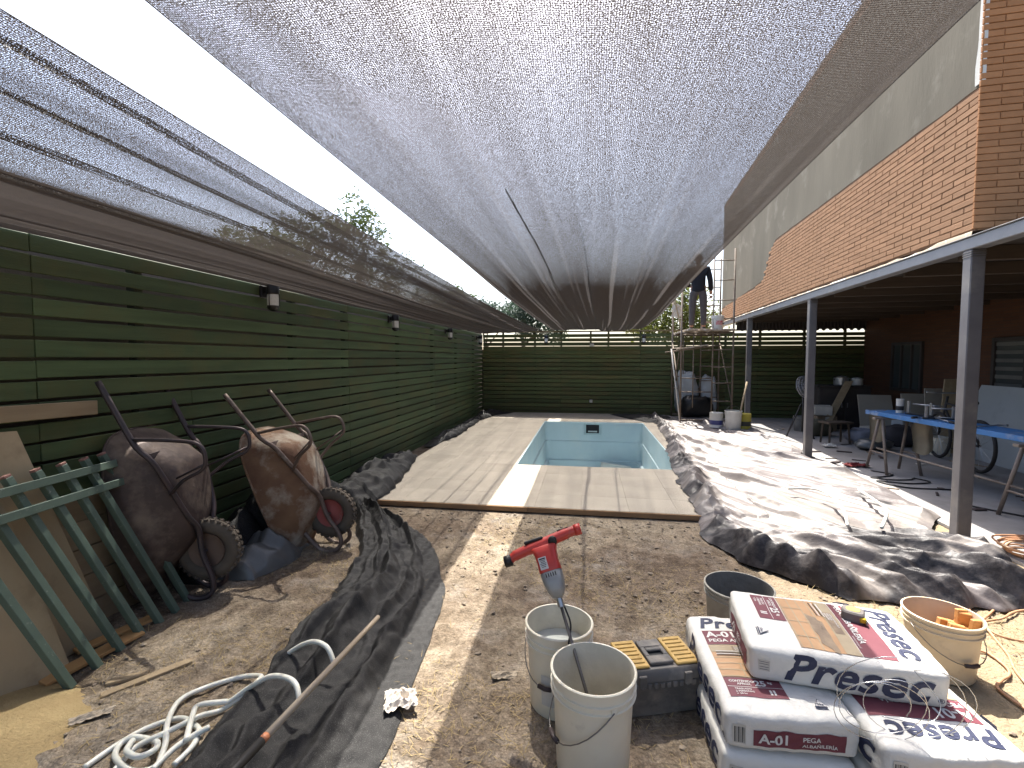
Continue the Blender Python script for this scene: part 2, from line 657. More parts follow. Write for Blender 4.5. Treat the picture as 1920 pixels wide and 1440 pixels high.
BY = 12.45
bfence = thing('slat_fence', 'olive green slat fence at the end of the yard with bright gaps along its top', 'fence', (2.2, BY, 0))
for r in range(NROW):
    z = 0.05 + r * PITCH
    seams = [-2.74, -0.66, 1.35, 3.4, 5.2, 7.4]
    if r in (5, 12, 14, 15):
        seams = [-2.74, 0.1, 1.35, 3.4, 5.2, 7.4]
    for a, b in zip(seams, seams[1:]):
        hgt = BH
        if r >= NROW - 4:
            hgt = BH + 0.003 - 0.004 * (r - NROW + 4)
        board(bfence, 'x', a - 2.2, b - 2.2, z + rnd.uniform(-0.002, 0.002), rnd.uniform(-0.002, 0.002) + 0.01, m_board_b, round(hgt, 4))
for x in (-2.2, -1.35, -0.66, 0.1, 0.55, 1.35, 2.3, 3.4, 4.2, 5.2, 6.1, 7.2):
    t = MB()
    t.bbox((x - 2.2, 0.05, 1.09), (0.05, 0.055, 2.18), 0.003)
    t.build('fence_post', m_post, bfence)
t = MB()
t.bbox((1.0, 0.02, 2.185), (7.5, 0.06, 0.035), 0.003)
t.xf(Matrix.Translation((-1.9 + 0.45, 0, 0)))
t.build('top_rail', mat('top_rail_wood', (0.16, 0.12, 0.06), (0.11, 0.09, 0.045), scale=5, rough=0.8), bfence)

# masonry boundary walls standing just behind the slat fences
m_block = mat('block_wall', (0.15, 0.115, 0.09), (0.095, 0.075, 0.06), scale=3, rough=0.95, bump=0.5)
t = MB()
t.box((0, 0, 1.22), (0.14, 15.4, 2.44))
tag(t.build('boundary_wall', m_block, loc=(-2.97, 5.3, 0)), 'brown masonry wall rising just behind the long green fence, seen through the net', 'wall')
t = MB()
t.box((0, 0, 0.86), (11.2, 0.14, 1.72))
tag(t.build('boundary_wall', m_block, loc=(2.8, BY + 0.18, 0)), 'low masonry wall hidden behind the end fence', 'wall')

# ---- bulkhead wall lamps
m_blk = mat('lamp_black', (0.012, 0.012, 0.014), rough=0.35, spec=0.5)
m_glass = mat('lamp_glass', (0.72, 0.73, 0.72), (0.62, 0.63, 0.62), scale=60, rough=0.25, spec=0.6, bump=0.2, bscale=90)


def make_lamp(label):
    L = thing('wall_lamp', label, 'lamp', (0, 0, 0), group='bulkhead lamps on the green fences')
    t = MB()
    t.bbox((0.012, 0, 0.075), (0.024, 0.085, 0.1), 0.006)
    t.bbox((0.045, 0, 0.09), (0.05, 0.05, 0.055), 0.006)
    t.build('bracket', m_blk, L)
    t = MB()
    t.lathe([(0.001, 0.135), (0.045, 0.132), (0.052, 0.122), (0.052, 0.055), (0.047, 0.05)], 20, Matrix.Translation((0.1, 0, 0)))
    t.build('cap', m_blk, L, auto=True)
    t = MB()
    t.lathe([(0.043, 0.052), (0.046, 0.03), (0.046, -0.04), (0.04, -0.055), (0.001, -0.056)], 20, Matrix.Translation((0.1, 0, 0)))
    t.build('glass', m_glass, L, auto=True)
    t = MB()
    t.lathe([(0.047, -0.045), (0.05, -0.05), (0.046, -0.07), (0.03, -0.087), (0.001, -0.093)], 20, Matrix.Translation((0.1, 0, 0)))
    t.build('end_cap', m_blk, L, auto=True)
    for k in range(3):
        a = R(120 * k + 30)
        t = MB()
        t.tube([(0.1 + 0.05 * math.cos(a), 0.05 * math.sin(a), 0.055), (0.1 + 0.05 * math.cos(a), 0.05 * math.sin(a), -0.05)], 0.004, 6)
        t.build('guard_bar', m_blk, L)
    return L


lamp0 = make_lamp('black bulkhead lamp on the long fence, above the wheelbarrows')
LAMPS = [((-2.75, 3.72, 1.99), 0, 'black bulkhead lamp on the long fence, above the wheelbarrows'),
         ((-2.75, 6.35, 1.965), 0, 'black bulkhead lamp on the long fence, second along from the wheelbarrows'),
         ((-2.75, 9.05, 1.945), 0, 'black bulkhead lamp on the long fence, third along from the wheelbarrows'),
         ((-2.75, 11.75, 1.93), 0, 'black bulkhead lamp on the long fence, next to the far corner'),
         ((-1.04, BY, 1.95), -90, 'black bulkhead lamp on the end fence, on the side of the long fence'),
         ((1.42, BY, 1.945), -90, 'black bulkhead lamp on the end fence, on the side of the scaffold')]
for i, (p, a, lab) in enumerate(LAMPS):
    o = lamp0 if i == 0 else copy_tree(lamp0)
    o.location = p
    o.rotation_euler = (0, 0, R(a))
    o['label'] = lab
m_wplast = mat('white_plastic', (0.62, 0.61, 0.57), (0.54, 0.53, 0.49), scale=8, rough=0.45, spec=0.4)
for (x, z, s, lab) in ((0.13, 1.83, (0.11, 0.05, 0.075), 'white junction box high on the end fence between two lamps'),
                       (0.12, 0.38, (0.08, 0.04, 0.075), 'small white socket box low on the end fence')):
    o = thing('junction_box', lab, 'box', (x, BY - 0.002, z))
    t = MB()
    t.bbox((0, -s[1] / 2, 0), s, 0.008)
    t.build('housing', m_wplast, o)
    t = MB()
    t.bbox((0, -s[1] - 0.003, 0), (s[0] * 0.7, 0.006, s[2] * 0.6), 0.002)
    t.build('cover', m_wplast, o)

# ================================================================== SHADE NETS
def net_material():
    m = bpy.data.materials.new('shade_net')
    m.use_nodes = True
    nt = m.node_tree
    nt.nodes.clear()
    out = nt.nodes.new('ShaderNodeOutputMaterial')
    uv = nt.nodes.new('ShaderNodeUVMap')
    uv.uv_map = 'metres'
    sp = nt.nodes.new('ShaderNodeSeparateXYZ')
    nt.links.new(uv.outputs[0], sp.inputs[0])
    # knitted columns every 7 mm
    fr = _math(nt, 'FRACT', _math(nt, 'DIVIDE', sp.outputs[0], 0.007))
    col = _math(nt, 'LESS_THAN', fr, 0.24)
    # crosswise tapes: short irregular dashes
    mp = nt.nodes.new('ShaderNodeMapping')
    mp.inputs['Scale'].default_value = (1.0, 1.5, 1.0)
    nt.links.new(uv.outputs[0], mp.inputs['Vector'])
    n = _noise(nt, mp.outputs[0], 230, 3, 0.7)
    mp2 = nt.nodes.new('ShaderNodeMapping')
    mp2.inputs['Scale'].default_value = (7.0, 0.45, 1.0)
    nt.links.new(uv.outputs[0], mp2.inputs['Vector'])
    lf = _noise(nt, mp2.outputs[0], 1.0, 4, 0.6)
    thr = _math(nt, 'SUBTRACT', 0.520, _math(nt, 'MULTIPLY', lf, 0.085))
    tape = _math(nt, 'GREATER_THAN', n, thr)
    op = _math(nt, 'MAXIMUM', col, tape)
    tr = nt.nodes.new('ShaderNodeBsdfTransparent')
    tr.inputs[0].default_value = (1, 1, 1, 1)
    df = nt.nodes.new('ShaderNodeBsdfPrincipled')
    c = _ramp(nt, lf, [(0.3, (0.036, 0.032, 0.031)), (0.75, (0.06, 0.05, 0.043))])
    nt.links.new(c, df.inputs['Base Color'])
    df.inputs['Roughness'].default_value = 0.5
    df.inputs['Specular IOR Level'].default_value = 0.35
    tl = nt.nodes.new('ShaderNodeBsdfTranslucent')
    tl.inputs[0].default_value = (0.08, 0.068, 0.06, 1)
    ad = nt.nodes.new('ShaderNodeMixShader')
    ad.inputs[0].default_value = 0.4
    nt.links.new(df.outputs[0], ad.inputs[1])
    nt.links.new(tl.outputs[0], ad.inputs[2])
    mx = nt.nodes.new('ShaderNodeMixShader')
    nt.links.new(op, mx.inputs[0])
    nt.links.new(tr.outputs[0], mx.inputs[1])
    nt.links.new(ad.outputs[0], mx.inputs[2])
    nt.links.new(mx.outputs[0], out.inputs[0])
    return m


m_net = net_material()
m_cord = mat('net_cord', (0.115, 0.093, 0.074), (0.088, 0.072, 0.058), scale=30, rough=0.5, spec=0.4)
m_hem = mat('net_hem', (0.02, 0.018, 0.018), rough=0.7)


def build_net(name, label, fn, nu, nv, width, length, ox, pleats=()):
    root = thing(name, label, 'shade net', ox)
    vs_, uv = [], []
    for j in range(nv):
        for i in range(nu):
            s, t = i / (nu - 1), j / (nv - 1)
            p = V(fn(s, t)) - V(ox)
            vs_.append(tuple(p))
            uv.append((s * width, t * length))
    fs_ = [(j * nu + i, j * nu + i + 1, (j + 1) * nu + i + 1, (j + 1) * nu + i) for j in range(nv - 1) for i in range(nu - 1)]
    me = bpy.data.meshes.new('netting')
    me.from_pydata(vs_, [], fs_)
    lay = me.uv_layers.new(name='metres')
    for lp in me.loops:
        lay.data[lp.index].uv = uv[lp.vertex_index]
    me.materials.append(m_net)
    me.polygons.foreach_set('use_smooth', [True] * len(me.polygons))
    link(me, 'netting', root)
    # pleats: narrow doubled-over strips hanging just under the sheet
    for q_, (sc_, wd_, ta, tb_) in enumerate(pleats):
        pv, pu = [], []
        for j in range(91):
            tt = lerp(ta, tb_, j / 90)
            hw = 0.5 * wd_ / width * (0.03 + 0.97 * math.sin(math.pi * j / 90) ** 1.3) * (1 + 0.35 * nz(j * 0.13, q_ * 5.1))
            sm = sc_ + 0.016 * nz(j * 0.045, q_ * 3.3) + 0.004 * nz(j * 0.2, q_ * 3.3 + 7)
            for i in range(5):
                ss = sm + hw * (i / 2 - 1)
                p = V(fn(ss, tt)) - V(ox)
                pv.append((p.x, p.y, p.z - 0.004 - 0.014 * (1 - abs(i / 2 - 1))))
                pu.append((ss * width + 0.37 + q_, tt * length + 0.21))
        pm_ = bpy.data.meshes.new('pleat')
        pm_.from_pydata(pv, [], [(5 * j + i, 5 * j + i + 1, 5 * j + i + 6, 5 * j + i + 5) for j in range(90) for i in range(4)])
        lay = pm_.uv_layers.new(name='metres')
        for lp in pm_.loops:
            lay.data[lp.index].uv = pu[lp.vertex_index]
        pm_.materials.append(m_net)
        link(pm_, 'pleat', root)
    # the knit has thickness: crosswise tapes and lengthwise cords stand proud of the mesh
    tp = MB()
    ntp, nsg = int(length / 0.0062), 40
    for j in range(ntp):
        tt = (j + 0.5) / ntp
        o_ = len(tp.v)
        for i in range(nsg + 1):
            p = V(fn(i / nsg, tt)) - V(ox)
            tp.v += [(p.x, p.y, p.z - 0.0001), (p.x, p.y, p.z - 0.00105)]
        tp.f += [(o_ + 2 * i, o_ + 2 * i + 1, o_ + 2 * i + 3, o_ + 2 * i + 2) for i in range(nsg)]
    ncd, nlg = int(width / 0.007), 100
    for i in range(ncd):
        ss = (i + 0.5) / ncd
        o_ = len(tp.v)
        for j in range(nlg + 1):
            p = V(fn(ss, j / nlg)) - V(ox)
            tp.v += [(p.x, p.y, p.z - 0.0001), (p.x, p.y, p.z - 0.0012)]
        tp.f += [(o_ + 2 * j, o_ + 2 * j + 1, o_ + 2 * j + 3, o_ + 2 * j + 2) for j in range(nlg)]
    tag(tp.build('knit_cords', m_cord, root), kind='stuff')
    for s in (0.0, 1.0):
        t = MB()
        t.tube([V(fn(s, k / 60)) - V(ox) for k in range(61)], 0.0016, 5)
        t.build('hem', m_hem, root, smooth=True)
    return root


def ripple(u, y, seed):
    """lengthwise folds of the hanging net: u metres across, y along"""
    wv = 0.050 * nz(u * 1.5 + seed * 7.3, y * 0.05, seed) + 0.026 * nz(u * 3.4 + seed, y * 0.07, seed + 2)
    wv += 0.009 * nz(u * 7.5 + seed, y * 0.12, seed + 5) + 0.003 * nz(u * 17 + seed, y * 0.2, seed + 8)
    wv -= 0.030 * max(0.0, 1 - abs(nz(u * 1.1 + 3.7 * seed, y * 0.04, seed + 11)) * 9)
    return wv


def main_net(s, t):
    y = lerp(-2.6, 12.46, t)
    xl_ = -0.86 + 0.02 * nz(y * 0.5, 2.0)
    xr_ = lerp(0.74, 1.30, sstep(0.0, 12.4, y)) if y > 0 else 0.74
    xr_ += 0.012 * nz(y * 0.6, 7.0)
    x = lerp(xl_, xr_, s)
    z = 2.215 - 0.06 * math.sin(math.pi * max(0, min(1, y / 12.4))) + (0.35 * ((-y) / 2.6) if y < 0 else 0)
    far = sstep(2.0, 11.0, y)
    edge = math.sin(math.pi * s) ** 0.35 if 0 < s < 1 else 0
    endk = 1 - sstep(11.6, 12.44, y) * 0.75
    z += ripple(s * 2.1, y, 1.0) * (0.55 + 0.65 * far) * edge * endk
    z -= 0.03 * math.sin(math.pi * s) * (0.4 + far * 0.6) * endk
    z = lerp(z, 2.225, sstep(11.9, 12.45, y))
    return (x, y, z)


def side_net(s, t):
    y = lerp(-2.6, 12.46, t)
    xl_ = -2.74
    xr_ = -1.15 - 0.08 * math.sin(math.pi * max(0, min(1, y / 12.4))) + 0.02 * nz(y * 0.5, 12.0)
    x = lerp(xl_, xr_, s)
    zr = 2.20 - 0.035 * math.sin(math.pi * max(0, min(1, y / 12.4)))
    zl = lerp(2.12, 2.105, sstep(2, 9, y)) + (0.02 if y > 10 else 0) + 0.012 * nz(y * 0.9, 4.0)
    z = lerp(zl, zr, s ** 0.8) - 0.05 * math.sin(math.pi * s)
    edge = min(1, (1 - s) * 6) * min(1, s * 5)
    z += ripple(s * 1.7, y * 0.8, 4.0) * 1.15 * edge
    z += 0.3 * ((-y) / 2.6) if y < 0 else 0
    z = lerp(z, 2.215, sstep(11.8, 12.45, y))
    return (x, y, z)


build_net('shade_net', 'wide grey brown shade net stretched over the pool yard', main_net, 110, 150, 2.1, 15.1, (0.0, 5.0, 2.2),
          [(0.325, 0.045, 0.30, 0.99), (0.50, 0.022, 0.33, 0.99)])
build_net('shade_net', 'narrow grey brown shade net hanging along the top of the long green fence', side_net, 90, 150, 1.7, 15.1, (-1.95, 5.0, 2.2),
          [(0.955, 0.04, 0.05, 0.8), (0.83, 0.025, 0.02, 0.75), (0.72, 0.03, 0.02, 0.7), (0.58, 0.025, 0.05, 0.75)])

# ================================================================== BRICK HOUSE
HA = -math.atan(0.068)
house = thing('brick_house', 'two storey brick house with plastered upper wall above the dark terrace', 'house', (3.0, 4.3, 0), HA)
HM = Matrix.Translation((3.0, 4.3, 0)) @ Matrix.Rotation(HA, 4, 'Z')
m_mort = mat('wall_mortar', (0.20, 0.115, 0.067), (0.165, 0.095, 0.055), scale=6, rough=0.95, bump=0.4)
m_brick = mat('face_brick', (0.32, 0.182, 0.102), (0.265, 0.15, 0.082), scale=7, rough=0.85, bump=0.35, bscale=90, spec=0.2, vary=0.09)
m_plaster = mat('grey_plaster', (0.16, 0.146, 0.115), (0.112, 0.102, 0.08), scale=1.5, stretch=(1, 1, 0.35), rough=0.9, bump=0.25, bscale=25, spec=0.15,
                dirt=(0.225, 0.21, 0.175), dirt_scale=1.6, dirt_amt=0.36)
WL = 9.6          # wall length along the terrace
WTOP = 5.62
ZB = 2.50
t = MB()
t.box((0.13, WL / 2 + 0.0075, (ZB + WTOP) / 2), (0.24, WL - 0.015, WTOP - ZB))
t.build('upper_wall', m_mort, house)
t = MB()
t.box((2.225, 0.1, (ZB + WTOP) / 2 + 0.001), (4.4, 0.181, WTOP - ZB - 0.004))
t.build('end_wall', mat('mortar_shade_lift', (0.34, 0.18, 0.09), (0.28, 0.145, 0.072), scale=6, rough=0.95, bump=0.3), house)  # mortar colour lightened to offset the shade on this wall
t = MB()
t.box((2.3, WL - 0.1, (ZB + WTOP) / 2 + 0.001), (4.1, 0.16, WTOP - ZB - 0.004))
t.build('far_end_wall', m_mort, house)
t = MB()
t.bbox((2.25, WL / 2, WTOP + 0.035), (4.45, WL - 0.02, 0.06), 0.01)
t.build('roof', mat('roof_sheet', (0.22, 0.2, 0.18), rough=0.7), house)


def brick_top(y):
    """height of the uneven edge where the facing brick stops and the plaster starts"""
    return interp([(0, 3.60), (5.05, 3.62), (5.35, 3.45), (5.55, 3.20), (5.7, 3.02), (6.2, 2.97), (9.6, 2.84)], y)[0]


CH, BL = 0.0515, 0.285
bricks = []
nrow = int((3.62 - ZB) / CH)
for r in range(nrow):
    z = ZB + 0.012 + (r + 0.5) * CH
    y = 0.004 - (BL / 2 if r % 2 else 0)
    while y < WL - 0.05:
        a, b = max(0.004, y), min(WL - 0.01, y + BL - 0.0065)
        if b - a > 0.04 and z + CH * 0.45 < brick_top((a + b) / 2) + 0.01:
            bricks.append(('y', (a + b) / 2, z, round(b - a, 3)))
        y += BL
for r in range(int((WTOP - ZB) / CH)):
    z = ZB + 0.012 + (r + 0.5) * CH
    x = -0.012 - (0 if r % 2 else BL / 2)
    while x < 1.3:
        a, b = max(-0.012, x), x + BL - 0.0065
        if b - a > 0.04:
            bricks.append(('x', (a + b) / 2, z, round(b - a, 3)))
        x += BL
camp = V((0, 0, 1.5))


def brick_world(bk):
    return HM @ (V((0.0, bk[1], bk[2])) if bk[0] == 'y' else V((bk[1], 0.0, bk[2])))


def brick_rank(bk):
    w = brick_world(bk)
    d = (w - camp).length
    if bk[0] == 'x' and (bk[1] > 0.5 or bk[2] > 4.35):
        d += 20
    return d


m_brick_lift = mat('face_brick_shade_lift', (0.40, 0.20, 0.092), (0.34, 0.165, 0.075), scale=7, rough=0.85, bump=0.3, bscale=90, spec=0.2, vary=0.08)  # brighter copy of the face brick, makes up for shade on the end wall
bricks.sort(key=brick_rank)
bc = {}
rest = MB()
for i, bk in enumerate(bricks):
    dx = rnd.uniform(-0.0015, 0.0015)
    size = (0.022, bk[3], CH - 0.0058) if bk[0] == 'y' else (bk[3], 0.022, CH - 0.0058)
    loc = V((0.012 + dx, bk[1], bk[2])) if bk[0] == 'y' else V((bk[1], 0.012 + dx, bk[2]))
    if i < 300:
        key = (bk[0], bk[3])
        if key not in bc:
            t = MB()
            t.bbox((0, 0, 0), size, 0.003)
            bc[key] = t.build('brick', m_brick if bk[0] == 'y' else m_brick_lift, house, loc=loc).data
        else:
            link(bc[key], 'brick', house, loc)
    else:
        rest.bbox(loc, size, 0.003)
m_brick_far = mat('face_brick_far', (0.325, 0.184, 0.103), (0.26, 0.147, 0.08), scale=5.5, rough=0.85, bump=0.3, bscale=90, spec=0.2)
tag(rest.build('brick_courses', m_brick_far, house), kind='stuff')
# plaster skin with uneven lower edge
ps = MB()
npl = 120
for k in range(npl + 1):
    y = 0.03 + (WL - 0.05) * k / npl
    zb = brick_top(y) + 0.012 * nz(y * 3, 1) + 0.01
    ps.v += [(0.006, y, zb), (0.006, y, WTOP - 0.12), (0.03, y, zb), (0.03, y, WTOP - 0.12)]
for k in range(npl):
    a, b = 4 * k, 4 * (k + 1)
    ps.f += [(a, a + 1, b + 1, b), (a, b, b + 2, a + 2)]
ps.build('plaster_skin', m_plaster, house)
m_white_plaster = mat('white_filler', (0.62, 0.62, 0.58), rough=0.9, bump=0.3)
t = MB()
zz = frange(3.63, 5.3, 24)
for z in zz:
    wdt = 0.07 + 0.035 * nz(z * 4, 3.3)
    t.v += [(-0.003, 0.002, z), (-0.003, wdt, z), (0.02, 0.002, z), (0.02, wdt, z)]
for k in range(len(zz) - 1):
    a, b = 4 * k, 4 * k + 4
    t.f += [(a, b, b + 1, a + 1), (a + 1, b + 1, b + 3, a + 3), (a, a + 2, b + 2, b)]
t.build('corner_filler', m_white_plaster, house)
# ragged mortar bead between beam and first course
t = MB()
for k in range(90):
    y = 0.02 + 9.4 * k / 90
    h = 0.02 + 0.018 * nz(y * 5, 6) + (0.02 if y < 0.5 else 0)
    t.v += [(-0.012 - 0.006 * nz(y * 9, 2), y, 2.455), (-0.006, y, 2.462 + max(h, 0.006)), (0.02, y, 2.462 + max(h, 0.006))]
for k in range(89):
    a = 3 * k
    t.f += [(a, a + 1, a + 4, a + 3), (a + 1, a + 2, a + 5, a + 4)]
t.build('mortar_bead', mat('bead_mortar', (0.27, 0.22, 0.165), (0.48, 0.46, 0.42), scale=3, rough=0.95, bump=0.4, sharp=(0.5, 0.6)), house, smooth=True)

# terrace ceiling with joists, back wall, windows
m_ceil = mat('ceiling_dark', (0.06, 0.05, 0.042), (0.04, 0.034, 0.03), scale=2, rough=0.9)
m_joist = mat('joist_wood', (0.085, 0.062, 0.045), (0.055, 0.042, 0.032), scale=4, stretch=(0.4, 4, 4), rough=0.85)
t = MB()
t.box((2.3, WL / 2 - 4.5, 2.475), (4.45, WL + 9.0, 0.035))  # lengthened out of view behind the camera to keep sky light off the terrace
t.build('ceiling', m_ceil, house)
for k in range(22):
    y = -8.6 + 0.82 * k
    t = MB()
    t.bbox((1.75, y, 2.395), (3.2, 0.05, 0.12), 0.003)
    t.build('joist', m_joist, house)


def brickwall_mat():
    m = bpy.data.materials.new('terrace_brick')
    m.use_nodes = True
    nt = m.node_tree
    bs = nt.nodes['Principled BSDF']
    tc = nt.nodes.new('ShaderNodeTexCoord')
    mp = nt.nodes.new('ShaderNodeMapping')
    mp.inputs['Rotation'].default_value = (R(90), 0, R(90))
    nt.links.new(tc.outputs['Object'], mp.inputs['Vector'])
    sp = nt.nodes.new('ShaderNodeSeparateXYZ')
    nt.links.new(tc.outputs['Object'], sp.inputs[0])
    cb = nt.nodes.new('ShaderNodeCombineXYZ')
    nt.links.new(sp.outputs[1], cb.inputs[0])
    nt.links.new(sp.outputs[2], cb.inputs[1])
    b = nt.nodes.new('ShaderNodeTexBrick')
    b.inputs['Scale'].default_value = 1.0
    b.inputs['Brick Width'].default_value = 0.29
    b.inputs['Row Height'].default_value = 0.0515
    b.inputs['Mortar Size'].default_value = 0.004
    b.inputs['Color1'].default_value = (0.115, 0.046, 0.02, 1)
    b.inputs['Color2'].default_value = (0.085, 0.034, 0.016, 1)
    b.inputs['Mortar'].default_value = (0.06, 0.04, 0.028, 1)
    nt.links.new(cb.outputs[0], b.inputs['Vector'])
    nt.links.new(b.outputs[0], bs.inputs['Base Color'])
    bs.inputs['Roughness'].default_value = 0.85
    return m


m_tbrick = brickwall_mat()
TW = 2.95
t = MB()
t.box((TW + 0.1, -0.4, 1.24), (0.2, 17.6, 2.42))  # also runs on unseen past the camera, to shut out light from behind
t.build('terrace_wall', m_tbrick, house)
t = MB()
t.box((TW / 2 - 0.01, -8.9, 1.24), (TW + 0.02, 0.2, 2.42))  # unseen closing wall, added to darken the terrace
t.build('added_shade_wall', m_tbrick, house)
m_frame = mat('window_frame', (0.05, 0.04, 0.035), rough=0.6)
m_pane = mat('window_pane', (0.05, 0.06, 0.06), (0.07, 0.075, 0.075), scale=1.5, rough=0.12, spec=0.6)
m_blind = mat('blind_slat', (0.15, 0.145, 0.13), rough=0.7)


def window(yc, zc, w, h, nm, slats):
    f = MB()
    for c, s in (((0, -w / 2 + 0.03, 0), (0.05, 0.06, h)), ((0, w / 2 - 0.03, 0), (0.05, 0.06, h)), ((0, 0, -h / 2 + 0.03), (0.05, w - 0.12, 0.06)), ((0, 0, h / 2 - 0.03), (0.05, w - 0.12, 0.06))):
        f.bbox(V((TW - 0.02, yc, zc)) + V(c), s, 0.004)
    for k in range(1, nm):
        f.bbox((TW - 0.018, yc - w / 2 + w * k / nm, zc), (0.045, 0.05, h - 0.121), 0.004)
    fo = f.build('window', m_frame, house)
    for k in range(nm):
        p = MB()
        pw = w / nm - 0.06
        p.box((TW - 0.006, yc - w / 2 + w * (k + 0.5) / nm, zc), (0.006, pw, h - 0.12))
        p.build('pane', m_pane, fo)
        if slats:
            for q in range(slats):
                zq = zc - h / 2 + 0.1 + (h - 0.2) * q / (slats - 1)
                p = MB()
                p.bbox((TW - 0.016, yc - w / 2 + w * (k + 0.5) / nm, zq), (0.008, pw - 0.01, (h - 0.2) / slats * 0.55), 0.002)
                p.build('blind_slat', m_blind, fo)


window(6.62, 1.32, 1.05, 1.0, 3, 0)
window(3.72, 1.40, 1.25, 0.82, 2, 6)
window(0.6, 1.40, 1.25, 0.82, 2, 6)

# corrugated strip above the end fence under the terrace roof
m_corr = mat('corrugated_sheet', (0.06, 0.05, 0.045), rough=0.7)
t = MB()
ncr = 150
for k in range(ncr + 1):
    x = 3.62 + 3.1 * k / ncr
    ph = (k % 6) / 6.0
    yy = BY - 0.04 + 0.018 * math.sin(x * 2 * math.pi / 0.076)
    zb = 2.172 + 0.022 * math.sin(x * 2 * math.pi / 0.152) + 0.014 * nz(x * 9, 4)
    t.v += [(x, yy, zb), (x, yy, 2.46)]
for k in range(ncr):
    t.f.append((2 * k, 2 * k + 1, 2 * k + 3, 2 * k + 2))
o = t.build('corrugated_sheet', m_corr, smooth=True)
tag(o, 'dark corrugated sheet closing the terrace above the end fence', 'sheet')

# ---- steel beam and posts
m_steel = mat('steel_primer', (0.135, 0.128, 0.13), (0.10, 0.095, 0.1), scale=5, stretch=(1, 1, 1), rough=0.5, metal=0.15, spec=0.5, bump=0.1, bscale=40,
              dirt=(0.18, 0.168, 0.155), dirt_scale=3, dirt_amt=0.4)
beam = thing('steel_beam', 'long grey steel beam carrying the brick wall above the terrace', 'beam', (3.0, 4.3, 0), HA)
t = MB()
t.bbox((0.035, 0.4, 2.405), (0.11, 18.4, 0.095), 0.006)
m_beam = mat('beam_grey', (0.235, 0.238, 0.25), (0.19, 0.192, 0.205), scale=5, rough=0.5, metal=0.15, bump=0.1, bscale=40, dirt=(0.30, 0.29, 0.27), dirt_scale=3, dirt_amt=0.36)
t.build('beam_body', m_beam, beam)
t = MB()
t.bbox((0.015, 0.4, 2.4555), (0.1, 18.4, 0.006), 0.002)
t.build('flange', m_beam, beam)
post0 = thing('steel_post', 'square grey steel post', 'post', (0, 0, 0), HA, 'steel posts holding up the terrace beam')
t = MB()
t.bbox((0.05, 0.05, 1.18), (0.1, 0.1, 2.354), 0.007)
t.build('shaft', m_steel, post0)
t = MB()
t.bbox((0.05, 0.05, 0.035), (0.16, 0.16, 0.01), 0.002)
t.build('base_plate', m_steel, post0)
for k in range(3):
    t = MB()
    t.bbox((0.05, 0.05, 2.30 + 0.018 * k), (0.106, 0.106, 0.006), 0.002)
    t.build('weld_bead', mat('weld', (0.08, 0.075, 0.07), rough=0.6), post0)
PL = [(0.0, 'square grey steel post beside the blue plank table, nearest the cement bags'),
      (3.26, 'square grey steel post between the tarp and the fan, second from the cement bags'),
      (6.72, 'square grey steel post next to the bucket with a stick in it'),
      (-3.2, 'square grey steel post at the open end of the terrace')]
for i, (y, lab) in enumerate(PL):
    o = post0 if i == 0 else copy_tree(post0)
    o.location = HM @ V((-0.015, y, 0))
    o['label'] = lab

# ================================================================== TREES AND NEIGHBOURS
def leaf_mat(name, c1, c2):
    m = mat(name, c1, c2, scale=1.3, rough=0.6, spec=0.3)
    nt = m.node_tree
    bs = nt.nodes['Principled BSDF']
    out = nt.nodes['Material Output']
    tl = nt.nodes.new('ShaderNodeBsdfTranslucent')
    nt.links.new(bs.inputs['Base Color'].links[0].from_socket, tl.inputs[0])
    mx = nt.nodes.new('ShaderNodeMixShader')
    mx.inputs[0].default_value = 0.45
    nt.links.new(bs.outputs[0], mx.inputs[1])
    nt.links.new(tl.outputs[0], mx.inputs[2])
    nt.links.new(mx.outputs[0], out.inputs[0])
    return m


m_bark = mat('bark', (0.13, 0.10, 0.075), (0.08, 0.06, 0.045), scale=8, rough=0.95, bump=0.6)
m_leafA = leaf_mat('leaf_olive', (0.09, 0.12, 0.035), (0.045, 0.07, 0.02))
m_leafB = leaf_mat('leaf_yellowgreen', (0.16, 0.17, 0.03), (0.05, 0.08, 0.02))
m_leafC = leaf_mat('leaf_bluegreen', (0.055, 0.09, 0.06), (0.03, 0.05, 0.035))


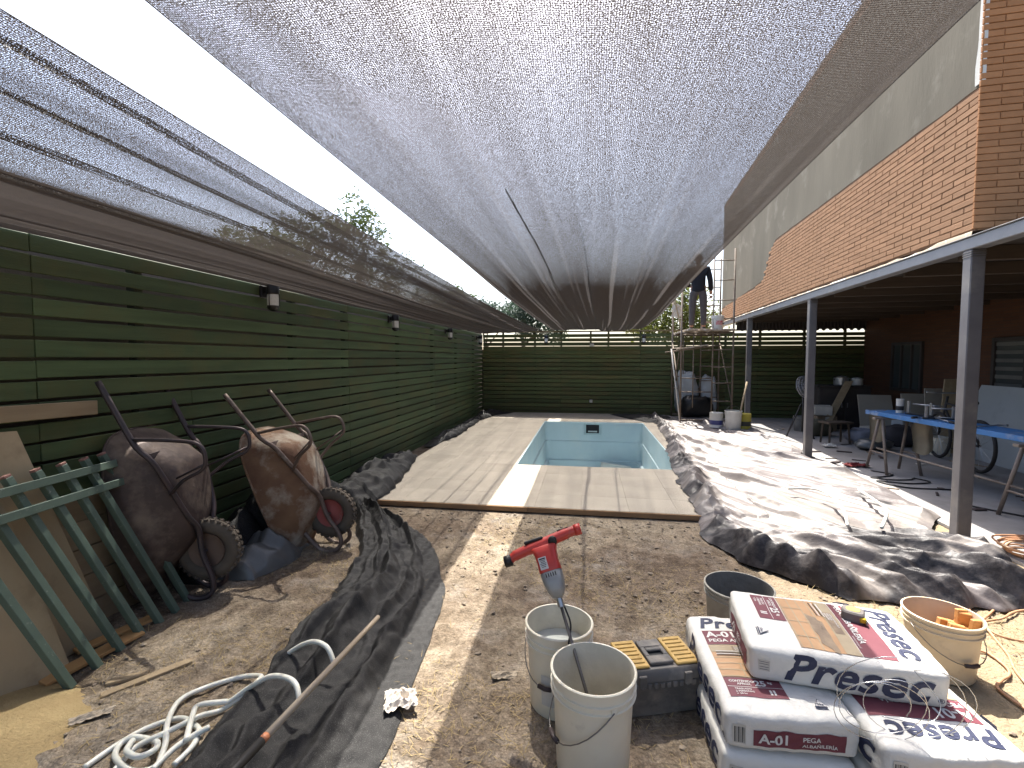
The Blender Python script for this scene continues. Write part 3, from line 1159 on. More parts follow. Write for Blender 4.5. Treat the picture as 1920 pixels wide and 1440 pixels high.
def tree(label, loc, h, blobs, nleaf, lsize, lm, seed, group=None):
    rg = random.Random(seed)
    root = thing('garden_tree', label, 'tree', loc, group=group)
    t = MB()
    top = V((rg.uniform(-.2, .2), rg.uniform(-.2, .2), h * 0.7))
    t.tube(smooth_path([(0, 0, -0.1), (0.05, 0.03, h * 0.3), top], 5), [0.13 * (1 - 0.7 * k / 10) for k in range(11)], 8)
    for (c, rad) in blobs:
        c = V(c)
        st = V((0.04, 0.03, h * rg.uniform(0.3, 0.55)))
        mid = st.lerp(c, 0.5) + V((rg.uniform(-.15, .15), rg.uniform(-.15, .15), 0.1))
        pth = smooth_path([st, mid, c + V((0, 0, rad[2] * 0.4))], 4)
        t.tube(pth, [0.05 * (1 - 0.85 * k / (len(pth) - 1)) for k in range(len(pth))], 6)
        for q in range(5):
            e = c + V((rg.uniform(-1, 1) * rad[0], rg.uniform(-1, 1) * rad[1], rg.uniform(-.5, 1) * rad[2])) * 0.85
            t.tube([mid.lerp(c, 0.5), mid.lerp(c, 0.5).lerp(e, 0.6) + V((0, 0, 0.08)), e], [0.02, 0.012, 0.004], 5)
    t.build('trunk', m_bark, root, smooth=True)
    lf = MB()
    tot = sum(b[1][0] * b[1][1] * b[1][2] for b in blobs)
    for (c, rad) in blobs:
        n = int(nleaf * rad[0] * rad[1] * rad[2] / tot)
        clumps = []
        for q in range(max(8, n // 22)):
            d = V((rg.gauss(0, 1), rg.gauss(0, 1), rg.gauss(0, 1))).normalized() * (rg.random() ** 0.4)
            clumps.append(V(c) + V((d.x * rad[0], d.y * rad[1], d.z * rad[2])))
        for q in range(n):
            p = rg.choice(clumps) + V((rg.gauss(0, 1), rg.gauss(0, 1), rg.gauss(0, 1))) * lsize * 1.5
            a = V((rg.gauss(0, 1), rg.gauss(0, 1), rg.gauss(0, 0.6))).normalized()
            b = a.cross(V((rg.gauss(0, 1), rg.gauss(0, 1), rg.gauss(0, 1)))).normalized()
            L = lsize * rg.uniform(0.7, 1.3)
            W = L * 0.33
            o = len(lf.v)
            lf.v += [tuple(p - a * L), tuple(p - b * W), tuple(p + a * L), tuple(p + b * W)]
            lf.f.append((o, o + 1, o + 2, o + 3))
    lf.build('crown', lm, root)
    return root


tree('leafy olive green tree growing beyond the long fence, seen through the narrow net', (-6.6, 9.6, 0), 4.2,
     [((-0.6, -0.3, 3.5), (1.5, 1.1, 0.75)), ((1.0, -0.4, 3.7), (1.1, 1.0, 0.75)), ((1.9, -0.4, 4.15), (0.6, 0.6, 0.6)), ((2.3, 0.1, 3.3), (0.7, 0.8, 0.6))], 15000, 0.052, m_leafA, 11)
tree('rounded olive green tree beyond the long fence, further towards the yard corner', (-5.2, 15.5, 0), 3.6,
     [((0, 0, 3.0), (1.4, 1.2, 0.8)), ((0.9, 0.2, 3.5), (0.6, 0.7, 0.5))], 4200, 0.07, m_leafA, 12)
tree('dark blue green drooping tree standing behind the far corner of the yard', (-2.6, 19.5, 0), 4.0,
     [((0, 0, 3.2), (0.7, 0.8, 0.9)), ((0.8, 0, 2.9), (0.6, 0.6, 0.6)), ((1.4, 0, 2.6), (0.5, 0.5, 0.5))], 3600, 0.08, m_leafC, 13)
tree('pale grey green tree in the distance over the far fence corner', (-5.6, 26.0, 0), 4.6,
     [((0, 0, 4.0), (1.6, 1.4, 0.7)), ((1.6, 0, 3.9), (1.0, 1.0, 0.6))], 3000, 0.09, m_leafC, 14)
tree('bright yellow green tree behind the end fence beside the scaffold', (3.0, 16.6, 0), 4.2,
     [((-0.9, 0, 2.7), (0.9, 0.9, 0.65)), ((0.2, 0, 3.3), (0.9, 0.9, 0.9)), ((-0.3, -0.3, 2.4), (1.3, 0.8, 0.5)), ((0.9, 0.2, 2.6), (0.8, 0.8, 0.7))], 7000, 0.07, m_leafB, 15)

# ================================================================== BUCKETS
m_pail = mat('pail_plastic', (0.74, 0.70, 0.58), (0.67, 0.62, 0.50), scale=5, rough=0.42, spec=0.4, sub=0.25, bump=0.08, bscale=30,
             dirt=(0.46, 0.41, 0.34), dirt_scale=6, dirt_amt=0.32, dirt_rough=0.9)
m_pail_in = mat('pail_residue', (0.62, 0.58, 0.48), (0.50, 0.465, 0.38), scale=9, rough=0.8, bump=0.4, bscale=40)
m_pail_dark = mat('pail_cement', (0.20, 0.195, 0.18), (0.13, 0.125, 0.115), scale=10, rough=0.9, bump=0.6, bscale=40)
m_wire = mat('bail_wire', (0.25, 0.24, 0.23), rough=0.4, metal=0.8)
m_grip = mat('grip_dark', (0.05, 0.035, 0.035), rough=0.6)
m_mud = mat('rim_smears', (0.27, 0.20, 0.15), (0.33, 0.27, 0.2), scale=12, rough=0.95)


def bucket(label, loc, r, h, m_out=None, m_in=None, taper=0.88, content=None, content_z=0.1, bail='side', rz=0.0, group=None, ribs=2, name='bucket'):
    o = thing(name, label, 'bucket', loc, rz, group)
    m_out = m_out or m_pail
    rb = r * taper
    f = lambda z: lerp(rb, r, z / h)
    prof = [(rb * 0.97, 0.0), (rb, 0.006)]
    if ribs:
        z = h * 0.80
        prof += [(f(z) - 0.002, z - 0.001), (f(z) + 0.009, z), (f(z) + 0.009, z + 0.004), (f(z) + 0.003, z + 0.006)]
        for k in range(1, ribs):
            z2 = z + 0.028 * k
            prof += [(f(z2) + 0.002, z2 - 0.004), (f(z2) + 0.008, z2 - 0.003), (f(z2) + 0.008, z2 + 0.002), (f(z2) + 0.002, z2 + 0.003)]
    prof += [(f(h) + 0.001, h - 0.014), (r + 0.006, h - 0.013), (r + 0.007, h - 0.003), (r + 0.003, h), (r - 0.002, h - 0.001)]
    t = MB()
    t.lathe(prof, 48, cap1=False)
    t.build('shell', m_out, o, auto=True)
    t = MB()
    t.lathe([(r - 0.002, h - 0.001), (r - 0.004, h - 0.01), (f(h * 0.8) - 0.004, h * 0.8), (rb - 0.004, 0.012), (0.001, 0.010)], 48, cap0=False)
    t.build('inside', m_in or m_pail_in, o, auto=True)
    if content:
        t = MB()
        rc = f(content_z) - 0.0045
        rg_ = random.Random(int(r * 1e4))
        t.grid(15, 15, lambda u, v: (rc * (2 * u - 1) * math.sqrt(max(0, 1 - (2 * v - 1) ** 2 / 2)), rc * (2 * v - 1) * math.sqrt(max(0, 1 - (2 * u - 1) ** 2 / 2)), content_z + 0.004 * nz(u * 9, v * 9, 3)))
        t.build('contents', content, o, smooth=True)
    # bail handle
    pts = []
    for k in range(17):
        a = math.pi * k / 16
        if bail == 'side':       # hanging down one side
            pts.append((r * 1.04 * math.cos(a), -(r * 1.04) * math.sin(a) - 0.004, h * 0.83 - 0.42 * h * math.sin(a)))
        else:
            pts.append((r * 1.03 * math.cos(a), 0.2 * r * math.sin(a), h * 0.86 + 0.95 * r * math.sin(a)))
    t = MB()
    t.tube(pts, 0.0022, 6)
    b = t.build('bail', m_wire, o, smooth=True)
    t = MB()
    t.tube(pts[7:10], 0.009, 8)
    t.build('grip', m_grip, b, smooth=True)
    for sx in (-1, 1):
        t = MB()
        t.lathe([(0.001, 0.006), (0.012, 0.005), (0.014, 0)], 12, Matrix.Translation((sx * (f(h * 0.83) + 0.001), 0, h * 0.83)) @ Matrix.Rotation(sx * math.pi / 2, 4, 'Y'))
        t.build('ear', m_out, o, smooth=True)
    return o


m_water = mat('milky_water', (0.52, 0.54, 0.50), (0.46, 0.48, 0.45), scale=3, rough=0.08, spec=0.5)
m_mix = mat('wet_mortar', (0.36, 0.33, 0.27), (0.28, 0.26, 0.21), scale=9, rough=0.6, bump=0.5, bscale=30)
bucket('tall off white bucket holding the red mixing drill', (0.033, 1.69, 0.006), 0.148, 0.375, content=m_mix, content_z=0.07, bail='side', rz=R(-62))
bk2 = bucket('white bucket of milky water behind the mixing bucket', (-0.108, 2.0, 0.006), 0.140, 0.36, content=m_water, content_z=0.25, bail='side', rz=R(-20))
m_label = mat('faded_label', (0.56, 0.54, 0.50), (0.47, 0.46, 0.43), scale=14, rough=0.6)
t = MB()
for k in range(13):
    a = R(-100 + 60 * k / 12)
    for z in (0.06, 0.19):
        rr = lerp(0.140 * 0.88, 0.140, z / 0.36) + 0.0012
        t.v.append((rr * math.cos(a), rr * math.sin(a), z))
t.f = [(2 * k, 2 * k + 2, 2 * k + 3, 2 * k + 1) for k in range(12)]
t.build('worn_label', m_label, bk2, smooth=True)
bucket('squat grey bucket with a cement crusted inside, behind the cement bags', (0.835, 2.70, 0.006), 0.172, 0.25, m_out=mat('pail_grey', (0.42, 0.40, 0.34), (0.33, 0.31, 0.26), scale=8, rough=0.6, dirt=(0.25, 0.24, 0.21), dirt_scale=7, dirt_amt=0.4),
       m_in=m_pail_dark, content=m_pail_dark, content_z=0.06, bail='side', rz=R(120), taper=0.9)
bkw = bucket('cream bucket filled with wood offcuts beside the cement bags', (1.69, 2.50, 0.006), 0.148, 0.28, m_out=mat('pail_cream', (0.68, 0.58, 0.42), (0.60, 0.50, 0.36), scale=6, rough=0.45, sub=0.2, dirt=(0.42, 0.34, 0.26), dirt_scale=8, dirt_amt=0.34),
             m_in=mat('pail_cream_in', (0.60, 0.48, 0.36), rough=0.6), bail='side', rz=R(10), taper=0.86)
m_pine = mat('orange_pine', (0.56, 0.29, 0.10), (0.42, 0.20, 0.07), scale=7, stretch=(1, 1, 6), rough=0.7, vary=0.15)
for k in range(9):
    t = MB()
    L = rnd.uniform(0.20, 0.27)
    t.bbox((0, 0, L / 2), (rnd.uniform(0.04, 0.075), rnd.uniform(0.02, 0.035), L), 0.003)
    px_, py_ = 0.025 + 0.022 * (k % 3) * 1.6 - 0.01, -0.045 + 0.04 * (k // 3)
    o = t.build('wood_offcut', m_pine, loc=(1.69 + px_, 2.50 + py_ + 0.01, 0.022))
    o.rotation_euler = (R(rnd.uniform(-7, 7)), R(rnd.uniform(4, 12)), R(rnd.uniform(-25, 25)))
    tag(o, 'orange pine offcut standing in the cream bucket', 'wood', 'wood offcuts in the cream bucket')

# ================================================================== MIXING DRILL
m_red = mat('drill_red', (0.52, 0.045, 0.03), (0.43, 0.035, 0.025), scale=8, rough=0.4, spec=0.5, dirt=(0.30, 0.12, 0.09), dirt_scale=9, dirt_amt=0.3)
m_grey = mat('drill_grey', (0.30, 0.30, 0.29), (0.24, 0.24, 0.235), scale=9, rough=0.45, metal=0.3)
m_blackp = mat('black_plastic', (0.018, 0.017, 0.017), rough=0.5)
p_low = V((0.075, 1.655, 0.085))
p_up = V((-0.099, 1.90, 0.500))
axis = (p_up - p_low).normalized()
xax = V((0.95, 0.10, 0.30))
xax = (xax - axis * xax.dot(axis)).normalized()
yax = axis.cross(xax)
DM = Matrix((xax, yax, axis)).transposed().to_4x4()
drill = thing('mixing_drill', 'red and grey mixing drill standing upright in the bucket', 'drill', p_low)
drill.rotation_euler = DM.to_euler()
Lr = (p_up - p_low).length


def superbox(t, c, size, e=0.35, n=20, levels=None, M=None):
    """rounded prism lofted along z: levels = [(z, sx, sy, ox)] """
    vs_, fs_ = [], []
    for (z, sx, sy, ox) in levels:
        for k in range(n):
            a = 2 * math.pi * k / n
            ca, sa = math.cos(a), math.sin(a)
            x = math.copysign(abs(ca) ** e, ca) * sx / 2 + ox
            y = math.copysign(abs(sa) ** e, sa) * sy / 2
            p = V((x + c[0], y + c[1], z + c[2]))
            vs_.append(M @ p if M else p)
    for i in range(len(levels) - 1):
        for k in range(n):
            k2 = (k + 1) % n
            fs_.append((i * n + k, i * n + k2, (i + 1) * n + k2, (i + 1) * n + k))
    fs_.append(tuple(range(n))[::-1])
    fs_.append(tuple((len(levels) - 1) * n + k for k in range(n)))
    t.add(vs_, fs_)


t = MB()
t.tube([(0, 0, -0.03), (0, 0, Lr - 0.005)], 0.0065, 10)
t.build('rod', mat('rod_steel', (0.11, 0.10, 0.095), (0.17, 0.16, 0.15), scale=12, rough=0.6, metal=0.6), drill, smooth=True)
t = MB()
for k in range(2):
    t.tube([(0.05 * math.cos(a * 0.5 + k * math.pi) * min(1, 0.2 + a), 0.05 * math.sin(a * 0.5 + k * math.pi) * min(1, 0.2 + a), -0.04 + 0.018 * a) for a in [q * 0.45 for q in range(10)]], 0.005, 6)
t.lathe([(0.008, 0.02), (0.022, -0.03), (0.02, -0.04)], 14)
t.build('paddle', m_pail_dark, drill, smooth=True)
t = MB()
t.lathe([(0.0075, Lr - 0.02), (0.0135, Lr - 0.018), (0.0135, Lr + 0.02), (0.010, Lr + 0.022)], 16)
t.build('chuck', mat('chuck_steel', (0.55, 0.54, 0.52), rough=0.3, metal=0.9), drill, auto=True)
t = MB()
superbox(t, (0, 0, Lr), None, 0.55, 24, [(0.016, 0.03, 0.03, 0), (0.024, 0.052, 0.05, 0), (0.05, 0.075, 0.07, 0), (0.08, 0.088, 0.08, 0), (0.118, 0.094, 0.084, 0), (0.122, 0.088, 0.08, 0)])
t.build('gear_housing', m_grey, drill, auto=True)
t = MB()
superbox(t, (0, 0, Lr), None, 0.4, 24, [(0.1225, 0.09, 0.08, 0), (0.128, 0.094, 0.084, 0), (0.165, 0.09, 0.08, 0.0), (0.20, 0.097, 0.078, 0.0), (0.222, 0.112, 0.07, 0.0), (0.229, 0.104, 0.06, 0.0)])
t.build('motor_housing', m_red, drill, auto=True)
for k in range(5):
    t = MB()
    t.bbox((-0.02 + 0.01 * k, -0.0405, Lr + 0.108), (0.004, 0.004, 0.016), 0.001)
    t.build('vent_slot', m_blackp, drill)
hz = Lr + 0.236
hb = MB()
pl = [(-0.155, 0, -0.018), (-0.13, 0, -0.008), (-0.06, 0, 0.0), (0.0, 0, 0.004), (0.06, 0, 0.010), (0.12, 0, 0.016), (0.155, 0, 0.016)]
hb.tube(smooth_path([V(p) + V((0, 0, hz)) for p in pl], 4), [0.019] * 4 + [0.022] * 4 + [0.024] * 4 + [0.024] * 4 + [0.023] * 4 + [0.021] * 5, 14)
hbo = hb.build('handle_bar', m_red, drill, smooth=True)
for (x, z, L) in ((-0.165, -0.02, 0.016), (0.162, 0.017, 0.014)):
    t = MB()
    t.tube([(x - L, 0, z + hz), (x + L, 0, z + hz)], 0.0245, 12)
    t.build('end_grip', m_blackp if x < 0 else m_red, hbo, smooth=True)
t = MB()
t.bbox((-0.035, -0.004, hz + 0.027), (0.085, 0.032, 0.014), 0.004)
t.build('switch_pad', m_blackp, hbo)
t = MB()
t.tube([(0.045, -0.032, hz - 0.004), (0.045, -0.018, hz + 0.004)], 0.019, 16)
t.build('speed_dial', m_blackp, hbo, smooth=True)
t = MB()
t.bbox((0.1, 0, hz + 0.0375), (0.05, 0.016, 0.004), 0.001)
t.build('trigger', m_blackp, hbo)
t = MB()
t.box((-0.018, -0.0412, Lr + 0.158), (0.034, 0.0015, 0.05))
st = t.build('rating_sticker', mat('sticker_white', (0.66, 0.65, 0.62), rough=0.5), drill)
for k in range(6):
    t = MB()
    t.box((-0.018, -0.0424, Lr + 0.176 - 0.0065 * k), (0.026 - 0.004 * (k % 3), 0.0006, 0.0022 if k else 0.005))
    t.build('print_line', m_blackp, st)
t = MB()
t.tube(smooth_path([(-0.0, 0.03, Lr + 0.05), (0.01, 0.045, Lr - 0.03), (0.012, 0.035, Lr - 0.09), (-0.02, 0.022, Lr - 0.16), (-0.035, 0.03, Lr - 0.21)], 6), 0.004, 6)
t.build('power_lead', m_blackp, drill, smooth=True)

# ================================================================== TOOLBOX
m_tb = mat('toolbox_grey', (0.13, 0.122, 0.115), (0.09, 0.085, 0.08), scale=7, rough=0.65, dirt=(0.25, 0.22, 0.19), dirt_scale=5, dirt_amt=0.42, bump=0.15)
m_tby = mat('toolbox_yellow', (0.50, 0.32, 0.09), (0.42, 0.27, 0.085), scale=8, rough=0.55, dirt=(0.34, 0.25, 0.13), dirt_scale=6, dirt_amt=0.34)
tb = thing('toolbox', 'dusty grey plastic toolbox with yellow lids behind the buckets', 'toolbox', (0.300, 2.075, 0.012), R(18))
t = MB()
superbox(t, (0, 0, 0), None, 0.18, 28, [(0, 0.34, 0.19, 0), (0.01, 0.355, 0.20, 0), (0.12, 0.365, 0.215, 0), (0.125, 0.372, 0.222, 0), (0.15, 0.372, 0.222, 0)])
t.build('body', m_tb, tb, auto=True)
t = MB()
superbox(t, (0, 0, 0), None, 0.18, 28, [(0.1505, 0.366, 0.216, 0), (0.153, 0.374, 0.226, 0), (0.176, 0.374, 0.226, 0), (0.196, 0.352, 0.205, 0), (0.2, 0.345, 0.197, 0)])
lid = t.build('lid', m_tb, tb, auto=True)
for sx in (-1, 1):
    t = MB()
    t.bbox((sx * 0.112, 0, 0.206), (0.105, 0.185, 0.012), 0.005)
    yl_ = t.build('organiser_lid', m_tby, lid)
    for k in range(6):
        t = MB()
        t.bbox((sx * 0.112, -0.068 + 0.027 * k, 0.2135), (0.078, 0.007, 0.006), 0.002)
        t.build('lid_rib', m_tby, yl_)
t = MB()
for c, s in (((0, -0.055, 0.208), (0.105, 0.05, 0.014)), ((0, 0.055, 0.208), (0.105, 0.05, 0.014)), ((-0.042, 0, 0.208), (0.02, 0.06, 0.014)), ((0.042, 0, 0.208), (0.02, 0.06, 0.014))):
    t.bbox(c, s, 0.003)
ho = t.build('handle_surround', m_tb, lid)
t = MB()
t.box((0, 0, 0.2022), (0.063, 0.058, 0.003))
t.build('handle_recess', m_dark, ho)
t = MB()
t.bbox((0, 0.012, 0.212), (0.07, 0.022, 0.012), 0.004)
t.build('handle', m_tb, ho)
for k in range(12):
    t = MB()
    t.bbox((-0.155 + 0.028 * k, -0.1135, 0.138), (0.018, 0.008, 0.022), 0.002)
    t.build('rim_rib', m_tb, tb)
for sx in (-1, 1):
    t = MB()
    t.bbox((sx * 0.1, -0.1145, 0.16), (0.035, 0.012, 0.05), 0.003)
    t.build('latch', m_tb, tb)

# ================================================================== CEMENT BAGS
BLn, BW, BT = 0.62, 0.42, 0.148
m_paper = mat('bag_paper', (0.66, 0.645, 0.60), (0.60, 0.585, 0.545), scale=4, rough=0.7, bump=0.5, bscale=22, spec=0.25, dirt=(0.52, 0.49, 0.44), dirt_scale=5, dirt_amt=0.33)
m_maroon = mat('print_maroon', (0.135, 0.032, 0.046), (0.16, 0.042, 0.056), scale=10, rough=0.6)
m_navy = mat('print_navy', (0.022, 0.028, 0.062), (0.03, 0.036, 0.078), scale=12, rough=0.6)
m_white = mat('print_white', (0.70, 0.68, 0.65), rough=0.6)
m_tan = mat('print_tan', (0.47, 0.285, 0.15), (0.41, 0.24, 0.125), scale=9, rough=0.65)
m_tan2 = mat('print_trowel', (0.17, 0.125, 0.09), (0.32, 0.24, 0.16), scale=14, rough=0.65)
m_taupe = mat('print_taupe', (0.40, 0.33, 0.22), (0.33, 0.26, 0.17), scale=9, rough=0.65)
m_kraft = mat('bag_fold', (0.56, 0.53, 0.47), rough=0.75)


def bag_deform(seed, sag=None):
    def f(p, lift=0.0):
        x, y, z = p
        hx, hy, hz_ = BLn / 2, BW / 2, BT / 2
        u, v, w_ = x / hx, y / hy, z / hz_
        bul = (1 - min(1, abs(u)) ** 4) * (1 - min(1, abs(v)) ** 4)
        zz = z * (0.86 + 0.16 * bul) + 0.006 * nz(x * 5 + seed, y * 5, z * 3)
        n3 = nz(x * 11 + seed, y * 11, z * 11) * 0.0035 + nz(x * 3, y * 3 + seed, z * 3) * 0.006
        kx = x * (1 + 0.02 * (1 - abs(v) ** 3)) + n3 * (0.8 if abs(u) > 0.9 else 0.2)
        ky = y * (1 + 0.035 * (1 - abs(u) ** 3) * (1 - w_ * w_ * 0.6)) + n3 * (1 if abs(v) > 0.9 else 0.3)
        zz += 0.004 * abs(nz(x * 14 + 4, y * 14, seed)) * (1 - bul) * (1 if z > 0 else 0)
        # paper creases, strongest towards the ends
        ek = 0.35 + 0.9 * max(0.0, abs(u) - 0.55) / 0.45
        zz += (0.0045 * ridge(x * 9 + 0.6 * nz(y * 6, seed), y * 4 + seed, seed) - 0.002) * ek * (1 if z > 0 else 0.3)
        zz += (0.005 * ridge(x * 3 + seed, y * 11, seed + 3) - 0.002) * ek * (1 if z > 0 else 0.3)
        ky += (1 if y > 0 else -1) * 0.004 * ridge(x * 13 + seed, z * 16, seed) * (1 if abs(v) > 0.9 else 0)
        kx += (1 if x > 0 else -1) * 0.005 * ridge(y * 13 + seed, z * 16, seed) * (1 if abs(u) > 0.9 else 0)
        if sag:
            zz += sag(x, y)
        return V((kx, ky, zz))
    return f


def bag_surface(df, seg=(44, 30, 10), rad=0.024):
    t = MB()
    hx, hy, hz_ = BLn / 2, BW / 2, BT / 2
    idx = {}

    def vert(i, j, k):
        key = (i, j, k)
        if key not in idx:
            p = V((-hx + BLn * i / seg[0], -hy + BW * j / seg[1], -hz_ + BT * k / seg[2]))
            inn = V((max(-hx + rad, min(hx - rad, p.x)), max(-hy + rad, min(hy - rad, p.y)), max(-hz_ + rad, min(hz_ - rad, p.z))))
            d = p - inn
            if d.length > 1e-6:
                p = inn + d.normalized() * rad
            idx[key] = len(t.v)
            t.v.append(tuple(df(p)))
        return idx[key]
    A, B, C_ = seg
    for i in range(A):
        for j in range(B):
            t.f.append((vert(i, j, C_), vert(i + 1, j, C_), vert(i + 1, j + 1, C_), vert(i, j + 1, C_)))
            t.f.append((vert(i, j, 0), vert(i, j + 1, 0), vert(i + 1, j + 1, 0), vert(i + 1, j, 0)))
    for i in range(A):
        for k in range(C_):
            t.f.append((vert(i, 0, k), vert(i + 1, 0, k), vert(i + 1, 0, k + 1), vert(i, 0, k + 1)))
            t.f.append((vert(i, B, k), vert(i, B, k + 1), vert(i + 1, B, k + 1), vert(i + 1, B, k)))
    for j in range(B):
        for k in range(C_):
            t.f.append((vert(0, j, k), vert(0, j, k + 1), vert(0, j + 1, k + 1), vert(0, j + 1, k)))
            t.f.append((vert(A, j, k), vert(A, j + 1, k), vert(A, j + 1, k + 1), vert(A, j, k + 1)))
    return t


TXT = {}


def text_mesh(s, size, bold=0.0, shear=0.0, spacing=1.0):
    """flat lettering as (verts, faces) in x/y, left aligned, baseline at 0"""
    key = (s, size, bold, shear, spacing)
    if key in TXT:
        return TXT[key]
    cu = bpy.data.curves.new('txt', 'FONT')
    cu.body = s
    cu.size = size
    cu.offset = bold
    cu.shear = shear
    cu.space_character = spacing
    cu.resolution_u = 3
    ob = bpy.data.objects.new('txt', cu)
    COL.objects.link(ob)
    dg = bpy.context.evaluated_depsgraph_get()
    ev = ob.evaluated_get(dg)
    me = ev.to_mesh()
    vs_ = [(v.co.x, v.co.y) for v in me.vertices]
    fs_ = [tuple(p.vertices) for p in me.polygons]
    ev.to_mesh_clear()
    bpy.data.objects.remove(ob)
    bpy.data.curves.remove(cu)
    TXT[key] = (vs_, fs_)
    return TXT[key]


def make_bag(label, loc, rz, seed, sag=None, tilt=(0, 0), top=True, group='stacked bags of mortar mix'):
    b = thing('cement_bag', label, 'cement bag', loc, group=group, rot=(tilt[0], tilt[1], rz))
    df = bag_deform(seed, sag)
    bag_surface(df).build('sack', m_paper, b, smooth=True)
    hx, hy, hz_ = BLn / 2, BW / 2, BT / 2
    E_ = 0.0016

    # faces: (u, v) metres -> box point; u = reading direction, v = up
    def f_top(u, v, l):
        return df(V((v, -u, hz_))) + V((0, 0, l))

    def f_side(sg):
        def q(u, v, l):
            return df(V((u * (1 if sg < 0 else -1), sg * hy, v))) + V((0, sg * l, 0))
        return q

    def f_end(sg):
        def q(u, v, l):
            return df(V((sg * hx, -u if sg < 0 else u, v))) + V((sg * l, 0, 0))
        return q

    def patch(nm, face, u0, u1, v0, v1, m, lay=1, nu=14, nv=14, par=b, wob=0.0, skew=0.0):
        t = MB()
        t.grid(nu, nv, lambda s_, t_: face(lerp(u0, u1, s_) + skew * (t_ - 0.5), lerp(v0, v1, t_) + wob * nz(s_ * 3, t_ * 3, seed), E_ * lay))
        return t.build(nm, m, par, smooth=True)

    def tri_patch(face, u, v, s_, m, lay):
        t = MB()
        t.grid(8, 8, lambda a_, b_: face(u + (a_ - 0.5) * s_ * (1 - b_ * 0.98), v - s_ * 0.4 + b_ * s_ * 0.85, E_ * lay))
        t.build('triangle_mark', m, b)

    def text(s_, face, u, v, size, m, lay=2.5, bold=0.0, shear=0.0, par=b, spacing=1.0, center=False):
        vs_, fs_ = text_mesh(s_, size, bold, shear, spacing)
        if center:
            mx = max(p[0] for p in vs_)
            u -= mx / 2
        t = MB()
        t.v = [tuple(face(u + p[0], v + p[1], E_ * lay)) for p in vs_]
        t.f = list(fs_)
        return t.build('lettering', m, par)

    if top:
        # label panel: brand, maroon band, picture, weight box, logo
        text('Presec', f_top, -0.178, 0.195, 0.115, m_navy, 1.4, 0.0030, 0.22, spacing=1.06)
        mb = patch('label_band', f_top, -0.175, 0.178, 0.065, 0.172, m_maroon)
        text('A-01', f_top, -0.165, 0.118, 0.062, m_white, 2, 0.0016, 0, mb)
        text('PEGA ALBAÑILERÍA', f_top, -0.165, 0.082, 0.031, m_white, 2, 0.0006, 0, mb)
        text('www.presec.cl', f_top, 0.06, 0.069, 0.012, m_white, 2, 0.0, 0, mb)
        pic = patch('label_picture', f_top, -0.175, 0.178, -0.135, 0.062, m_tan)
        patch('picture_taupe', f_top, -0.174, 0.177, 0.012, 0.061, m_taupe, 1.6, par=pic)
        patch('picture_trowel', f_top, -0.03, 0.16, -0.055, -0.008, m_tan2, 2.0, par=pic, skew=0.05, wob=0.012)
        for k in range(4):
            patch('picture_joint', f_top, -0.174, 0.177, -0.133 + 0.036 * k, -0.129 + 0.036 * k, m_taupe, 1.8, par=pic, nv=2)
        for k in range(3):
            patch('picture_joint', f_top, -0.09 + 0.1 * k, -0.086 + 0.1 * k, -0.13, -0.062, m_taupe, 1.8, par=pic, nu=2)
        for k in range(4):
            patch('comb_stripe', f_top, -0.16 + 0.001 * k, -0.05, -0.012 + 0.009 * k, -0.008 + 0.009 * k, m_white if k % 2 else m_blackp, 2.2, par=pic, nv=2)
        pn = patch('label_note', f_top, -0.09, 0.06, 0.018, 0.05, m_tan2, 2.2, par=pic)
        for k, s_ in enumerate(('LADRILLOS DE ARCILLA', 'PARA PEGAR', 'ALBAÑILERÍA')):
            text(s_, f_top, -0.082, 0.041 - 0.0095 * k, 0.0095, m_white, 2.8, 0.0002, 0, pn)
        wb = patch('weight_panel', f_top, -0.175, 0.02, -0.235, -0.138, m_maroon)
        text('CONTENIDO', f_top, -0.160, -0.162, 0.0145, m_white, 2, 0.0003, 0, wb)
        text('APROX.', f_top, -0.135, -0.176, 0.0145, m_white, 2, 0.0003, 0, wb)
        text('25', f_top, -0.073, -0.177, 0.040, m_white, 2, 0.0012, 0, wb)
        text('kg', f_top, -0.026, -0.163, 0.016, m_white, 2, 0.0004, 0, wb)
        patch('panel_rule', f_top, -0.172, 0.017, -0.1865, -0.1845, m_white, 2, nv=2, par=wb)
        for k, s_ in enumerate(('TRASLADO', '2 PERSONAS', '> 20 kg')):
            text(s_, f_top, -0.150, -0.200 - 0.0125 * k, 0.0115, m_white, 2, 0.0002, 0, wb)
        for k in range(2):
            patch('person_mark', f_top, -0.035 + 0.012 * k, -0.028 + 0.012 * k, -0.222, -0.198, m_white, 2, nu=2, nv=3, par=wb)
        # triangular maker's mark
        tri_patch(f_top, 0.11, -0.245, 0.044, m_navy, 2.6)
        tri_patch(f_top, 0.11, -0.2445, 0.034, m_white, 3.2)
        text('Sika', f_top, 0.0985, -0.2555, 0.0135, m_navy, 4.0, 0.0003, 0.1)
        patch('mark_line', f_top, 0.09, 0.13, -0.268, -0.264, m_navy, 1.5, nv=2)
    for sg in (-1, 1):
        fs = f_side(sg)
        text('Presec', fs, -0.205, -0.042, 0.165, m_navy, 1.8, 0.0042, 0.26, spacing=1.03)
        text('®', fs, 0.278, -0.044, 0.024, m_navy, 1.4, 0.0003)
        tb_ = MB()
        sb = patch('batch_stamp', fs, -0.285, -0.248, -0.02, 0.026, m_kraft, 1.2, 4, 4)
        for k in range(4):
            patch('stamp_line', fs, -0.281, -0.252, -0.014 + 0.01 * k, -0.012 + 0.01 * k, m_navy, 1.9, 3, 2, par=sb)
        fe = f_end(sg)
        eb = patch('end_band', fe, -0.125, 0.165, -0.047, 0.018, m_maroon, 1.2, 30, 10)
        text('A-01', fe, -0.108, -0.031, 0.050, m_white, 3.0, 0.0013, 0, eb)
